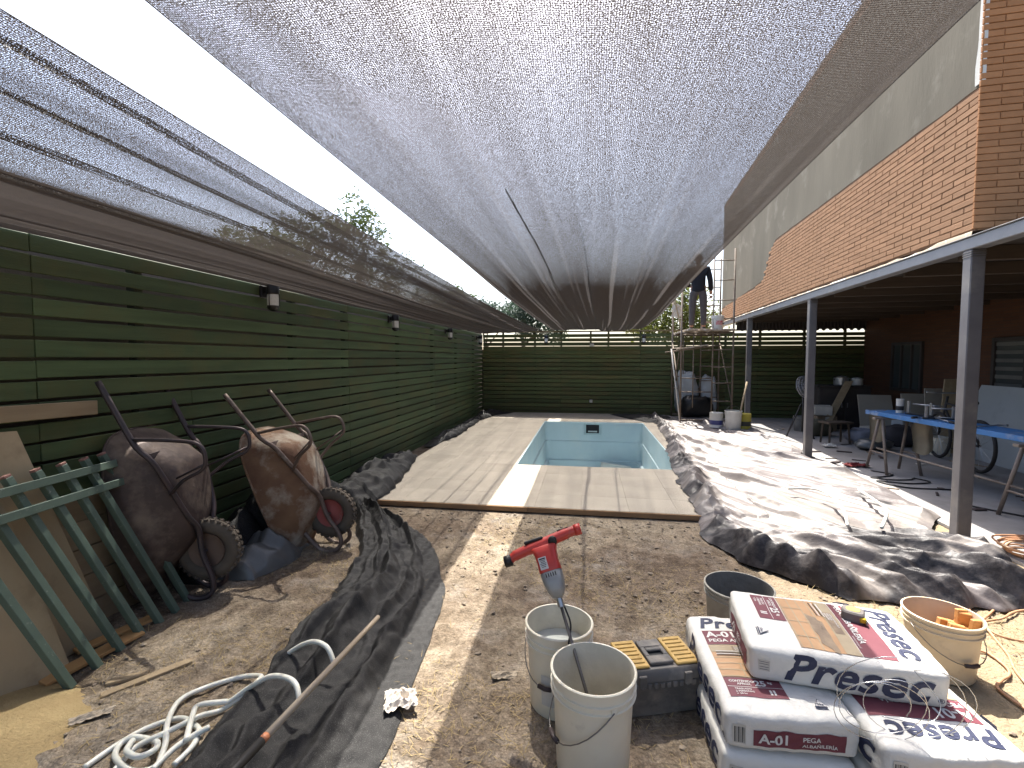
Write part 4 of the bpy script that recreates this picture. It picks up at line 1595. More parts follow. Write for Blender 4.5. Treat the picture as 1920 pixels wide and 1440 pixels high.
        text('PEGA', fe, 0.028, -0.010, 0.023, m_white, 3, 0.0004, 0, eb)
        text('ALBAÑILERÍA', fe, 0.028, -0.034, 0.0185, m_white, 3, 0.0003, 0, eb)
        bc_ = patch('barcode_patch', fe, -0.19, -0.15, -0.045, 0.03, m_kraft, 1.2, 4, 4)
        for k in range(9):
            patch('code_bar', fe, -0.187 + 0.004 * k, -0.187 + 0.004 * k + (0.0012 if k % 3 else 0.0025), -0.04, 0.02, m_blackp, 1.9, 2, 3, par=bc_)
    return b


zt = 0.0715
make_bag('bottom mortar bag under the left of the lower pair, mostly hidden', (0.690, 1.975, zt + 0.004), R(90.5), 3.0, top=False)
make_bag('bottom mortar bag under the right of the lower pair, mostly hidden', (1.130, 1.905, zt + 0.004), R(-88), 5.0, top=False)
make_bag('white mortar bag lying lengthwise under the top bag, its weight panel showing, beside the toolbox', (0.695, 1.985, 0.218), R(91), 11.0)
make_bag('white mortar bag under the top bag with its brand name upside down', (1.130, 1.90, 0.216), R(-87.5), 17.0)
make_bag('white mortar bag lying across the top of the stack', (0.947, 2.015, 0.362), R(-5.5), 23.0, tilt=(R(1.8), R(0.8)))

# ================================================================== TAPE MEASURE AND WIRE
tm = thing('tape_measure', 'grey and yellow tape measure lying on the top cement bag', 'tape measure', (1.082, 2.075, 0.436), R(-28))
m_tmg = mat('tape_grey', (0.17, 0.15, 0.14), (0.12, 0.11, 0.10), scale=20, rough=0.45)
m_tmy = mat('tape_yellow', (0.70, 0.48, 0.03), rough=0.45)
t = MB()
superbox(t, (0, 0, 0), None, 0.5, 24, [(0.0, 0.074, 0.064, 0), (0.003, 0.08, 0.07, 0), (0.034, 0.08, 0.07, 0), (0.04, 0.07, 0.06, 0), (0.041, 0.05, 0.04, 0)])
t.build('case', m_tmg, tm, auto=True)
t = MB()
superbox(t, (0, 0, 0), None, 0.7, 20, [(0.0405, 0.05, 0.042, 0), (0.0425, 0.046, 0.038, 0)])
t.build('face_label', mat('tape_label', (0.30, 0.28, 0.12), (0.42, 0.37, 0.1), scale=40, rough=0.4), tm)
t = MB()
t.bbox((0.0, 0.031, 0.030), (0.055, 0.012, 0.012), 0.004)
t.build('chrome_edge', mat('tape_chrome', (0.6, 0.6, 0.62), rough=0.25, metal=0.7), tm)
t = MB()
t.bbox((0.034, -0.028, 0.018), (0.022, 0.018, 0.02), 0.003)
t.build('tape_mouth', m_tmy, tm)
t = MB()
t.bbox((0.046, -0.034, 0.012), (0.004, 0.02, 0.014), 0.001)
t.build('hook', m_wire, tm)

wr = thing('wire_coil', 'loose coil of shiny wire sprung across the cement bags', 'wire', (0.97, 1.625, 0.285))
m_shine = mat('bright_wire', (0.75, 0.75, 0.74), rough=0.25, metal=0.9)
pts = []
for k in range(4 * 26 + 9):
    a = 2 * math.pi * k / 26
    turn = k / 26
    rr = 0.10 + 0.03 * math.sin(turn * 2.3) + 0.012 * turn
    cx = 0.025 * math.sin(turn * 3.1) + 0.045 * (turn - 2)
    pts.append((cx + rr * math.cos(a), -0.012 * math.sin(turn * 5) - 0.25 * rr * math.sin(a + 0.6) + 0.02 * (turn - 2), 0.105 + 0.01 * math.cos(turn * 2) + rr * 0.92 * math.sin(a)))
t = MB()
t.tube(pts, 0.00125, 6)
t.build('loops', m_shine, wr, smooth=True)
t = MB()
t.tube(smooth_path([pts[-1], V(pts[-1]) + V((0.05, -0.04, -0.07)), V(pts[-1]) + V((0.0, -0.07, -0.12)), V(pts[-1]) + V((-0.12, -0.06, -0.12))], 8), 0.00125, 6)
t.build('tail', m_shine, wr, smooth=True)

# ================================================================== TARPS AND CLOTHS
def fold_h(x, y, ang, lx, ly, seed):
    """sharp creases running along direction ang, lx across / ly along (metres)"""
    c, s_ = math.cos(ang), math.sin(ang)
    a, b = x * c + y * s_, -x * s_ + y * c
    wa = 0.5 * nz(a / ly * 1.3, b / lx * 0.25, seed + 3)
    return ridge(a / ly, b / lx + wa, seed)


m_plast = mat('silver_black_sheet', (0.17, 0.15, 0.148), (0.095, 0.082, 0.082), scale=3, rough=0.50, spec=0.4, bump=0.35, bscale=34,
              dirt=(0.25, 0.225, 0.205), dirt_scale=1.5, dirt_amt=0.50, dirt_rough=0.5)
TARP = [(3.12, 1.62, 2.62), (3.3, 1.42, 2.85), (3.6, 1.12, 2.93), (4.06, 0.95, 2.94), (4.5, 1.02, 2.96), (4.85, 1.03, 3.22), (5.6, 1.06, 3.33), (6.58, 1.12, 3.36), (7.2, 1.2, 3.36), (7.45, 1.22, 3.16), (7.65, 1.25, 3.17), (8.1, 1.33, 3.40), (8.66, 1.40, 3.44), (10.4, 1.48, 3.45), (11.0, 1.5, 3.3), (11.6, 1.50, 3.1), (12.2, 1.6, 2.5)]


def tri(q):
    return abs(2 * (q - math.floor(q)) - 1)


def saw(q, k=0.2):
    f_ = q - math.floor(q)
    return f_ / k if f_ < k else (1 - f_) / (1 - k)


def crease(x, y, ang, lam, wa, ws, seed, steep=0.5):
    """straight-sided folds with sharp crests along direction ang"""
    c, s_ = math.cos(ang), math.sin(ang)
    a, b = x * c + y * s_, -x * s_ + y * c
    w_ = wa * nz(a * ws * 0.55, b * ws * 0.9, seed) + 0.14 * wa * nz(a * ws * 2.2, b * ws * 3, seed + 1)
    m_ = 0.3 + 0.7 * sstep(-0.25, 0.35, nz(a * ws * 0.5 + 9, b * ws * 2.2, seed + 2))
    return m_ * (tri(b / lam + w_) if steep == 0.5 else saw(b / lam + w_, steep))


def tarp_parts(x, y, s, t):
    front = 1 - sstep(3.55, 4.7, y)
    left = 1 - sstep(0.05, 0.19, s)
    return front, left


def tarp_z(x, y, s, t):
    front, left = tarp_parts(x, y, s, t)
    h = 0.004 + 0.01 * (nz(x * 1.7, y * 1.7, 4) + 0.5)
    h += 0.075 * crease(x, y, R(-57), 0.50, 1.1, 0.9, 2.0, 0.16) ** 1.5
    h += 0.045 * crease(x, y, R(-52), 0.29, 1.2, 1.1, 8.0, 0.2) ** 1.3
    h += 0.026 * crease(x, y, R(-58), 0.155, 1.1, 1.6, 5.0, 0.26)
    h += 0.007 * crease(x, y, R(-40), 0.085, 0.9, 2.8, 6.0, 0.4)
    h += front * (0.20 * crease(x, y, R(-24), 0.46, 1.2, 1.1, 12.0, 0.25) ** 1.3 + 0.085 * crease(x, y, R(-44), 0.23, 1.0, 1.9, 15.0, 0.25) + 0.03 * crease(x, y, R(-5), 0.14, 1.0, 2.6, 16.0, 0.3) + 0.012 * crease(x, y, R(-40), 0.07, 0.8, 4.0, 18.0))
    h += left * (0.11 * crease(x, y, R(72), 0.34, 1.1, 1.3, 21.0) + 0.055 * crease(x, y, R(25), 0.17, 1.0, 2.2, 25.0) + 0.03)
    rim = min(1.0, min(s, 1 - s) * 14 + 0.05) * min(1.0, t * 30 + 0.04) * min(1.0, (1 - t) * 40)
    base = 0.066 if (x < 1.62 and 4.47 < y) else 0.034
    base = lerp(0.008, base, sstep(4.40, 4.56, y))
    return base + h * rim


def tarp_fn(u, v):
    y = lerp(3.12, 12.2, v ** 1.25)
    xl_, xr_ = interp(TARP, y)
    xl_ += 0.06 * nz(y * 3.1, 4.0) + 0.03 * nz(y * 9, 2.0)
    xr_ += 0.05 * nz(y * 2.1, 9.0) + 0.02 * nz(y * 9, 5.0)
    s = u
    x = lerp(xl_, xr_, s)
    yy = y + 0.05 * nz(x * 3, y * 2, 4) + (0.10 * nz(x * 2.7, 3.3) + 0.06 * nz(x * 8, 1.1)) * (1 - v) ** 6
    return (x, yy, tarp_z(x, yy, s, v))


t = MB()
t.grid(330, 760, tarp_fn)
tp = t.build('plastic_tarp', m_plast, smooth=True)
# which face of the two-sided sheet is turned up: 1 = black side out
ca = tp.data.attributes.new('black_side', 'FLOAT', 'POINT')
for k_, (x_, y_, z_) in enumerate(t.v):
    u_ = (k_ % 330) / 329
    fr_, lf_ = tarp_parts(x_, y_, u_, 0)
    q_ = nz(x_ * 1.6 + 3, y_ * 1.6, 5) + 0.5 * nz(x_ * 4, y_ * 4, 8)
    ca.data[k_].value = sstep(0.18, 0.30, q_ * 0.6 + fr_ * 0.40 + lf_ * 0.36 - 0.13)
_nt = m_plast.node_tree
_at = _nt.nodes.new('ShaderNodeAttribute')
_at.attribute_name = 'black_side'
_bs = _nt.nodes['Principled BSDF']
_src = _bs.inputs['Base Color'].links[0].from_socket
_tc = _nt.nodes.new('ShaderNodeTexCoord')
_blk = _ramp(_nt, _noise(_nt, _tc.outputs['Object'], 7, 8, 0.7), [(0.46, (0.022, 0.020, 0.022)), (0.70, (0.115, 0.103, 0.10))])
_nt.links.new(_mix(_nt, _at.outputs['Fac'], _src, _blk), _bs.inputs['Base Color'])
tag(tp, 'big crumpled silver and black plastic sheet spread beside the pool', 'tarp')
# clear hose half buried in the folds of the sheet
m_hose = mat('clear_hose', (0.72, 0.72, 0.65), (0.63, 0.63, 0.56), scale=9, rough=0.35, spec=0.5, sub=0.3)
for k, pth in enumerate(([(2.07, 5.23, .15), (2.31, 5.17, .17), (2.30, 4.80, .19), (2.12, 4.25, .22), (2.07, 4.09, .16)], [(2.79, 5.34, .14), (2.65, 4.79, .18), (2.50, 4.36, .22), (2.28, 4.03, .18)])):
    t = MB()
    t.tube(smooth_path(pth, 8), 0.013, 8)
    tag(t.build('hose', m_hose, smooth=True), ('pale hose arching out of the crumpled sheet, on the pool side', 'pale hose arching out of the crumpled sheet, on the post side')[k], 'hose', 'hoses on the plastic sheet')

# sand drifted against the front of the sheet
m_sand = mat('loose_sand', (0.33, 0.275, 0.19), (0.25, 0.205, 0.14), scale=7, rough=0.95, bump=0.8, bscale=70, spec=0.1)
t = MB()


def sand_fn(u, v):
    a, r = 2 * math.pi * u, v
    x = 2.72 + (0.40 + 0.06 * nz(math.cos(a) * 2, math.sin(a) * 2)) * r * math.cos(a)
    y = 4.05 + (0.26 + 0.06 * nz(math.cos(a) * 2, math.sin(a) * 2, 4)) * r * math.sin(a)
    return (x, y, -0.01 + 0.115 * (1 - r * r) ** 1.1 + 0.014 * nz(x * 14, y * 14) * (1 - r))


t.grid(49, 14, sand_fn)
tag(t.build('sand_heap', m_sand, smooth=True), 'small heap of pale sand on the front of the plastic sheet by the post', 'sand heap')

m_cloth = mat('black_cloth', (0.020, 0.0195, 0.0195), (0.013, 0.0125, 0.0125), scale=40, rough=0.6, spec=0.3, bump=0.5, bscale=300)


def cloth_speckle(m):
    nt = m.node_tree
    bs = nt.nodes['Principled BSDF']
    tc = nt.nodes.new('ShaderNodeTexCoord')
    f = _ramp(nt, _noise(nt, tc.outputs['Object'], 330, 2, 0.6), [(0.56, (0, 0, 0)), (0.70, (1, 1, 1))])
    src = bs.inputs['Base Color'].links[0].from_socket
    nt.links.new(_mix(nt, f, src, (0.11, 0.108, 0.105)), bs.inputs['Base Color'])


cloth_speckle(m_cloth)

# foreground strip: rows (y, x_left, x_right)
STRIP = [(1.0, -1.40, -0.70), (1.46, -1.42, -0.735), (1.62, -1.47, -0.74), (1.95, -1.47, -0.765), (2.11, -1.47, -0.78), (2.33, -1.55, -0.80), (2.6, -1.56, -0.84), (2.9, -1.60, -0.91), (3.25, -1.66, -1.05), (3.6, -1.82, -1.25), (3.85, -2.0, -1.42), (4.15, -2.2, -1.85), (4.36, -2.25, -2.05)]


def cloth_fn(u, v):
    y = lerp(1.0, 4.36, v)
    xl_, xr_ = interp(STRIP, y)
    xl_ += 0.05 * nz(y * 3.3, 4.4) + 0.02 * nz(y * 10, 1)
    xr_ += 0.03 * nz(y * 2.5, 8.4)
    x = lerp(xl_, xr_, u)
    dome = (math.sin(math.pi * min(1, u / 0.80)) ** 0.55 if 0 < u < 0.80 else 0.0)
    pl = 0.55 * nz(y * 0.9, 2.2) + 0.16 * nz(y * 3.1, 5.5)
    md1 = sstep(-0.35, 0.25, nz(u * 3, y * 1.1, 3.0))
    md2 = sstep(-0.2, 0.3, nz(u * 5, y * 1.9, 7.0))
    h = 0.010
    h += dome * (0.045 + 0.120 * md1 * saw(u * 3.1 + pl, 0.34) ** 1.2 + 0.050 * md2 * saw(u * 7.3 + 1.7 * pl, 0.4))
    h += 0.030 * dome * crease(x, y, R(40), 0.16, 1.0, 2.4, 31.0, 0.4)
    h += 0.022 * saw(u * 6 + pl * 2, 0.4) * md2 * (1 - dome) * min(1, (1 - u) * 20)
    h += 0.004 * nz(x * 20, y * 20, 2)
    rim = min(1.0, u * 16) * min(1.0, (1 - u) * 25 + 0.15)
    yy = y + 0.03 * nz(x * 4, y * 4, 6)
    return (x, yy, ground_h(x, yy) + 0.006 + h * rim)


t = MB()
t.grid(110, 300, cloth_fn)
tag(t.build('shade_cloth', m_cloth, smooth=True), 'long heap of folded black shade cloth trailing across the bare soil', 'cloth')


def heap(label, rows, y0, y1, amp, seed, nu=60, nv=160, base=0.0, m=None, name='shade_cloth'):
    def fn(u, v):
        y = lerp(y0, y1, v)
        xl_, xr_, hh = interp(rows, y)
        xr_ += 0.07 * nz(y * 2.6, seed) + 0.03 * nz(y * 8, seed + 2)
        x = lerp(xl_, xr_, u)
        k = math.sin(math.pi * (u ** 0.8)) ** 0.6 if 0 < u < 1 else 0
        h = k * hh * (0.30 + 0.50 * crease(x, y, R(62), 0.36, 1.2, 1.4, seed, 0.35) + 0.25 * crease(x, y, R(15), 0.22, 1.1, 2.4, seed + 5, 0.4) + 0.2 * (nz(x * 2, y * 2, seed) + 0.5))
        h += 0.022 * k * crease(x, y, R(80), 0.12, 0.9, 3.0, seed + 9) * (hh / 0.15)
        h *= min(1, v * 25) * min(1, (1 - v) * 25)
        b = base(x, y) if callable(base) else base
        return (x, y + 0.05 * nz(x * 5, y * 3, seed), b + 0.004 + h)
    t = MB()
    t.grid(nu, nv, fn)
    return tag(t.build(name, m or m_cloth, smooth=True), label, 'cloth')


heap('crumpled black shade cloth piled on the deck edge under the long fence', [(4.35, -2.70, -2.05, 0.26), (4.9, -2.70, -2.10, 0.27), (5.7, -2.70, -2.22, 0.26), (6.3, -2.70, -2.36, 0.22), (6.6, -2.70, -2.45, 0.05)], 4.2, 6.65, 0.2, 3.0,
     base=lambda x, y: 0.064 if x > -2.45 and y > 4.47 else 0.02)
heap('smaller crumple of black shade cloth under the long fence near the far corner', [(7.6, -2.70, -2.5, 0.06), (8.3, -2.70, -2.32, 0.20), (9.2, -2.70, -2.36, 0.16), (10.6, -2.70, -2.40, 0.12), (11.6, -2.70, -2.25, 0.17), (12.2, -2.70, -1.9, 0.12)], 7.5, 12.3, 0.2, 6.0,
     base=lambda x, y: 0.064 if x > -2.45 else 0.02)
heap('hump of black shade cloth behind the two wheelbarrows', [(2.75, -2.70, -2.45, 0.35), (3.2, -2.71, -2.38, 0.62), (3.7, -2.71, -2.25, 0.62), (4.1, -2.71, -2.2, 0.45), (4.4, -2.71, -2.2, 0.2)], 2.7, 4.4, 0.5, 9.0)
heap('black sheet end lying between the pool and the scaffold', [(10.9, 1.3, 1.7, 0.06), (11.6, 0.9, 1.9, 0.10), (12.2, 0.6, 2.2, 0.05)], 10.85, 12.25, 0.1, 14.0, base=0.064)
m_haze = mat('poly_bag', (0.115, 0.12, 0.12), (0.07, 0.075, 0.075), scale=5, rough=0.35, spec=0.6, bump=0.4, bscale=12)
heap('greyish plastic bag slumped between the wheelbarrows', [(2.85, -2.45, -2.18, 0.2), (3.1, -2.5, -2.1, 0.36), (3.4, -2.5, -2.15, 0.15)], 2.8, 3.42, 0.3, 17.0, 36, 50, m=m_haze, name='plastic_bag')

# ================================================================== WHEELBARROWS
m_pan = mat('rusty_pan', (0.23, 0.135, 0.075), (0.13, 0.065, 0.04), scale=5, rough=0.75, metal=0.25, bump=0.4, bscale=40, dirt=(0.43, 0.375, 0.30), dirt_scale=4.5, dirt_amt=0.46, dirt_rough=0.95)
m_pan2 = mat('dark_pan', (0.11, 0.08, 0.07), (0.065, 0.048, 0.043), scale=5, rough=0.6, metal=0.3, bump=0.3, bscale=40, dirt=(0.24, 0.19, 0.15), dirt_scale=4, dirt_amt=0.42, dirt_rough=0.95)
m_tubef = mat('barrow_tube', (0.20, 0.15, 0.125), (0.12, 0.085, 0.07), scale=9, rough=0.55, metal=0.4, dirt=(0.32, 0.27, 0.22), dirt_scale=8, dirt_amt=0.36)
m_tubed = mat('barrow_tube_dark', (0.055, 0.05, 0.055), (0.085, 0.06, 0.06), scale=7, rough=0.45, metal=0.4)
m_tyre = mat('dusty_tyre', (0.13, 0.105, 0.08), (0.085, 0.07, 0.055), scale=9, rough=0.9, bump=0.3)
m_hub_r = mat('hub_red', (0.33, 0.085, 0.075), (0.26, 0.07, 0.06), scale=9, rough=0.7, dirt=(0.28, 0.2, 0.16), dirt_scale=9, dirt_amt=0.38)
m_hub_b = mat('hub_brown', (0.17, 0.115, 0.085), (0.12, 0.08, 0.06), scale=9, rough=0.8)


def barrow(label, M, mp_, mt_, mh_):
    o = thing('wheelbarrow', label, 'wheelbarrow', group='wheelbarrows stood up against the fence')
    o.matrix_world = M
    # pan: outer shell up, inner shell down
    lv = [(0.20, -0.36, 0.42, 0.30), (0.215, -0.36, 0.50, 0.36), (0.33, -0.34, 0.74, 0.50), (0.44, -0.315, 0.94, 0.60), (0.50, -0.30, 1.04, 0.64)]
    t = MB()
    n = 36
    ringsP = []
    for z, cx, lx, ly in lv:
        ringsP.append((z, cx, lx, ly))
    for z, cx, lx, ly in reversed(lv):
        ringsP.append((z + 0.004, cx, lx - 0.008, ly - 0.008))
    for (z, cx, lx, ly) in ringsP:
        for k in range(n):
            a = 2 * math.pi * k / n
            ca, sa = math.cos(a), math.sin(a)
            e = 0.5
            x = cx + math.copysign(abs(ca) ** e, ca) * lx / 2
            y = math.copysign(abs(sa) ** e, sa) * ly / 2 * (1 - 0.22 * max(0, (x - cx) / (lx / 2)))
            t.v.append((x, y, z + 0.05 * max(0, (x - cx)) * (1 if z > 0.3 else 0) + 0.006 * nz(x * 7, y * 7, z)))
    for i in range(len(ringsP) - 1):
        for k in range(n):
            k2 = (k + 1) % n
            t.f.append((i * n + k, i * n + k2, (i + 1) * n + k2, (i + 1) * n + k))
    t.f.append(tuple(range(n))[::-1])
    t.f.append(tuple((len(ringsP) - 1) * n + k for k in range(n)))
    pan = t.build('pan', mp_, o, auto=True)
    t = MB()
    q = (len(lv) - 1) * n
    src = MB()
    rim = []
    z, cx, lx, ly = lv[-1]
    for k in range(n):
        a = 2 * math.pi * k / n
        ca, sa = math.cos(a), math.sin(a)
        x = cx + math.copysign(abs(ca) ** 0.5, ca) * lx / 2
        y = math.copysign(abs(sa) ** 0.5, sa) * ly / 2 * (1 - 0.22 * max(0, (x - cx) / (lx / 2)))
        rim.append((x, y, z + 0.05 * max(0, x - cx) + 0.002))
    t.tube(rim, 0.008, 6, closed=True)
    t.build('rolled_rim', mp_, pan, smooth=True)
    for s in (-1, 1):
        t = MB()
        t.tube(smooth_path([(-1.12, s * 0.27, 0.47), (-0.78, s * 0.262, 0.36), (-0.70, s * 0.255, 0.325), (-0.60, s * 0.235, 0.27), (-0.28, s * 0.15, 0.20), (-0.16, s * 0.085, 0.185), (0.0, s * 0.075, 0.19), (0.16, s * 0.075, 0.155), (0.25, s * 0.08, 0.17), (0.275, s * 0.085, 0.25), (0.22, s * 0.09, 0.34), (0.06, s * 0.10, 0.40)], 6), 0.0165, 10)
        t.build('frame_tube', mt_, o, smooth=True)
        t = MB()
        t.tube(smooth_path([(-0.42, s * 0.20, 0.235), (-0.50, s * 0.25, 0.12), (-0.55, s * 0.27, 0.0), (-0.62, s * 0.275, -0.03), (-0.70, s * 0.275, 0.0), (-0.74, s * 0.265, 0.15), (-0.77, s * 0.262, 0.345)], 6), 0.0115, 8)
        t.build('leg', mt_, o, smooth=True)
        t = MB()
        t.tube([(-0.58, s * 0.272, -0.02), (-0.50, s * 0.16, 0.215)], 0.007, 6)
        t.build('leg_brace', mt_, o, smooth=True)
    for (x, z, w_) in ((-0.66, 0.30, 0.245), (-0.30, 0.205, 0.155)):
        t = MB()
        t.bbox((x, 0, z), (0.03, w_ * 2, 0.006), 0.002)
        t.build('cross_bar', mt_, o)
    wh = MB()
    MR = Matrix.Translation((0, 0, 0.19)) @ Matrix.Rotation(math.pi / 2, 4, 'X')
    prof = []
    for k in range(13):
        a = 2 * math.pi * k / 12
        prof.append((0.148 + 0.046 * math.cos(a), 0.043 * math.sin(a)))
    wh.lathe(prof, 36, MR, False, False)
    # tread blocks
    for k in range(30):
        a = 2 * math.pi * (k + 0.5) / 30
        for sy in (-1, 1):
            Mx = Matrix.Translation((0, 0, 0.19)) @ Matrix.Rotation(a, 4, 'Y')
            b_ = MB()
            b_.bbox((0.190, sy * 0.017, 0), (0.014, 0.026, 0.024), 0.002, Matrix.Rotation(sy * 0.5, 3, 'X'))
            b_.xf(Mx)
            wh.add(b_.v, b_.f)
    who = wh.build('wheel', m_tyre, o, auto=True)
    t = MB()
    t.lathe([(0.001, -0.028), (0.03, -0.030), (0.05, -0.02), (0.095, -0.022), (0.108, -0.032), (0.112, 0), (0.108, 0.032), (0.095, 0.022), (0.05, 0.02), (0.03, 0.03), (0.001, 0.028)], 28, MR)
    t.build('hub', mh_, who, auto=True)
    t = MB()
    t.tube([(0, -0.09, 0.19), (0, 0.09, 0.19)], 0.01, 8)
    t.build('axle', mt_, who, smooth=True)
    return o


def barrow_matrix(W, lean, yaw):
    a = lean
    f = V((math.sin(a), 0, -math.cos(a)))
    u = V((-math.cos(a), 0, -math.sin(a)))
    l = V((0, -1, 0))
    M3 = Matrix((f, l, u)).transposed()
    M3 = Matrix.Rotation(yaw, 3, 'Z') @ M3
    M4 = M3.to_4x4()
    org = V(W) - M3 @ V((0, 0, 0.19))
    M4.translation = org
    return M4


barrow('rusty wheelbarrow with a red hub stood on its nose against the fence', barrow_matrix((-1.98, 3.42, 0.285), R(21), R(4)), m_pan, m_tubef, m_hub_r)
barrow('dark wheelbarrow with a brown hub stood on its nose behind the green grille', barrow_matrix((-2.36, 2.62, 0.29), R(7), R(14)), m_pan2, m_tubed, m_hub_b)

# ================================================================== GREEN GRILLE AND TIMBER
m_green = mat('grille_green', (0.115, 0.165, 0.128), (0.088, 0.128, 0.10), scale=10, rough=0.6, spec=0.4, dirt=(0.42, 0.42, 0.38), dirt_scale=38, dirt_amt=0.30, bump=0.1)
m_grust = mat('grille_primer', (0.32, 0.17, 0.14), rough=0.8)
gate = thing('metal_grille', 'green paint spattered metal bar grille leaning against the fence', 'grille', (-2.37, 2.14, 0))
GB = [(-2.305, 1.745), (-2.325, 1.885), (-2.342, 2.015), (-2.352, 2.14), (-2.368, 2.265), (-2.388, 2.39), (-2.425, 2.515)]
GD = V((-0.235, -0.285, 0.96))
for i, (x, y) in enumerate(GB):
    a = V((x, y, 0.0)) - gate.location
    t = MB()
    t.bar(a, a + GD, 0.033, 0.033, up=(1, 0.2, 0), bev=0.002)
    bo = t.build('bar', m_green, gate)
    t = MB()
    t.bar(a + GD * 1.0005, a + GD * 1.012, 0.0315, 0.0315, up=(1, 0.2, 0))
    t.build('bar_end', m_grust, bo)
g0, g1 = V((GB[0][0], GB[0][1], 0)) - gate.location, V((GB[-1][0], GB[-1][1], 0)) - gate.location
ext = (g0 - g1).normalized() * 0.25
for fr in (0.945, 0.835):
    t = MB()
    off = V((0.032, -0.006, 0.0))
    t.bar(g0 + ext + GD * fr + off, g1 - ext * 0.1 + GD * fr + off, 0.040, 0.032, up=(1, 0, 0.2), bev=0.002)
    t.build('rail', m_green, gate)
t = MB()
t.bar(g1 - ext * 0.1 + GD * 0.815 + V((0.032, 0.0, 0)), g1 - ext * 0.1 + GD * 0.965 + V((0.032, 0.0, 0)), 0.03, 0.006, up=(1, 0, 0))
t.build('end_plate', m_green, gate)

m_ply = mat('plywood', (0.50, 0.395, 0.25), (0.42, 0.325, 0.20), scale=4, stretch=(3, 1, 0.5), rough=0.8, bump=0.15, dirt=(0.31, 0.24, 0.15), dirt_scale=2.5, dirt_amt=0.36)
m_plank = mat('raw_plank', (0.39, 0.30, 0.185), (0.31, 0.23, 0.14), scale=5, stretch=(4, 0.5, 4), rough=0.8, bump=0.2, vary=0.12)
m_plank_o = mat('orange_plank', (0.50, 0.29, 0.12), (0.42, 0.23, 0.09), scale=5, rough=0.75)


def slab(name, label, cat, c4, th, m, nrm, group=None):
    """thin sheet from four corners"""
    c = V(c4[0])
    t = MB()
    n = V(nrm).normalized() * th
    q = [V(p) - c for p in c4]
    t.v = [tuple(p) for p in q] + [tuple(p + n) for p in q]
    t.f = [(0, 1, 2, 3), (7, 6, 5, 4), (0, 4, 5, 1), (1, 5, 6, 2), (2, 6, 7, 3), (3, 7, 4, 0)]
    return tag(t.build(name, m, loc=c), label, cat, group)


slab('plywood_sheet', 'tall beige plywood sheet leaning on the fence behind the grille', 'plywood', [(-2.66, 1.28, 0.0), (-2.55, 2.13, 0.0), (-2.70, 1.86, 1.15), (-2.735, 1.02, 1.2)], 0.012, m_ply, (1, -0.1, 0.1))
slab('plywood_sheet', 'shorter worn plywood sheet standing in front of the tall one behind the grille', 'plywood', [(-2.50, 1.20, 0.0), (-2.46, 1.86, 0.0), (-2.60, 1.70, 0.93), (-2.64, 1.05, 0.88)], 0.012, m_ply, (1, -0.1, 0.1))
for k, (z, y0_, y1_) in enumerate(((0.075, 1.9, 2.55), (0.23, 1.95, 2.5), (0.385, 1.9, 2.52), (0.54, 2.0, 2.46), (0.69, 1.95, 2.47))):
    t = MB()
    t.bbox((0, (y1_ - y0_) / 2, 0), (0.032, y1_ - y0_, 0.148), 0.003)
    tag(t.build('plank', m_plank, loc=(-2.72, y0_, z)), ('bottom plank of the stack standing on edge behind the grille', 'second plank up of the stack behind the grille', 'middle plank of the stack behind the grille', 'fourth plank up of the stack behind the grille', 'topmost plank of the stack standing on edge behind the grille')[k], 'plank', 'planks on edge against the fence')
t = MB()
t.bbox((0, 0, 0), (0.03, 1.35, 0.078), 0.003)
o = t.build('plank', m_plank, loc=(-2.715, 1.58, 1.238))
o.rotation_euler = (R(-1.2), 0, 0)
tag(o, 'pale plank resting level on top of the plywood against the fence', 'plank')
for k, (p, L, w_, a, m, lab) in enumerate((((-2.10, 1.83, 0.010), 0.16, 0.035, 32, m_plank, 'short wood strip lying on the soil in front of the grille'),
                                          ((-2.005, 1.845, 0.012), 0.34, 0.038, 52, m_plank, 'longer wood strip lying on the soil in front of the grille'),
                                          ((-2.40, 1.93, 0.025), 0.42, 0.075, 78, m_plank_o, 'orange board lying on the soil under the grille bars'),
                                          ((-2.47, 2.10, 0.03), 0.34, 0.06, 70, m_plank_o, 'narrow orange board lying behind the grille bars'))):
    t = MB()
    t.bbox((0, 0, 0), (L, w_, 0.016), 0.002)
    o = t.build('wood_strip', m, loc=p)
    o.rotation_euler = (R(3), R(-2), R(a))
    tag(o, lab, 'wood')

m_straw = mat('straw_dust', (0.42, 0.32, 0.165), (0.32, 0.235, 0.12), scale=9, rough=0.95, bump=0.9, bscale=80, spec=0.1)
t = MB()
t.grid(40, 16, lambda u, v: (-2.42 + 0.50 * v * math.cos(2 * math.pi * u) * (1 + 0.2 * nz(math.cos(6.28 * u), math.sin(6.28 * u))), 1.40 + 0.40 * v * math.sin(2 * math.pi * u), -0.015 + 0.10 * (1 - v ** 1.6) + 0.02 * nz(v * 5, math.sin(6.28 * u) * 3, math.cos(6.28 * u) * 3) * (1 - v)))
tag(t.build('sawdust_pile', m_straw, smooth=True), 'low pile of yellowish sawdust and straw at the foot of the plywood', 'sawdust pile')

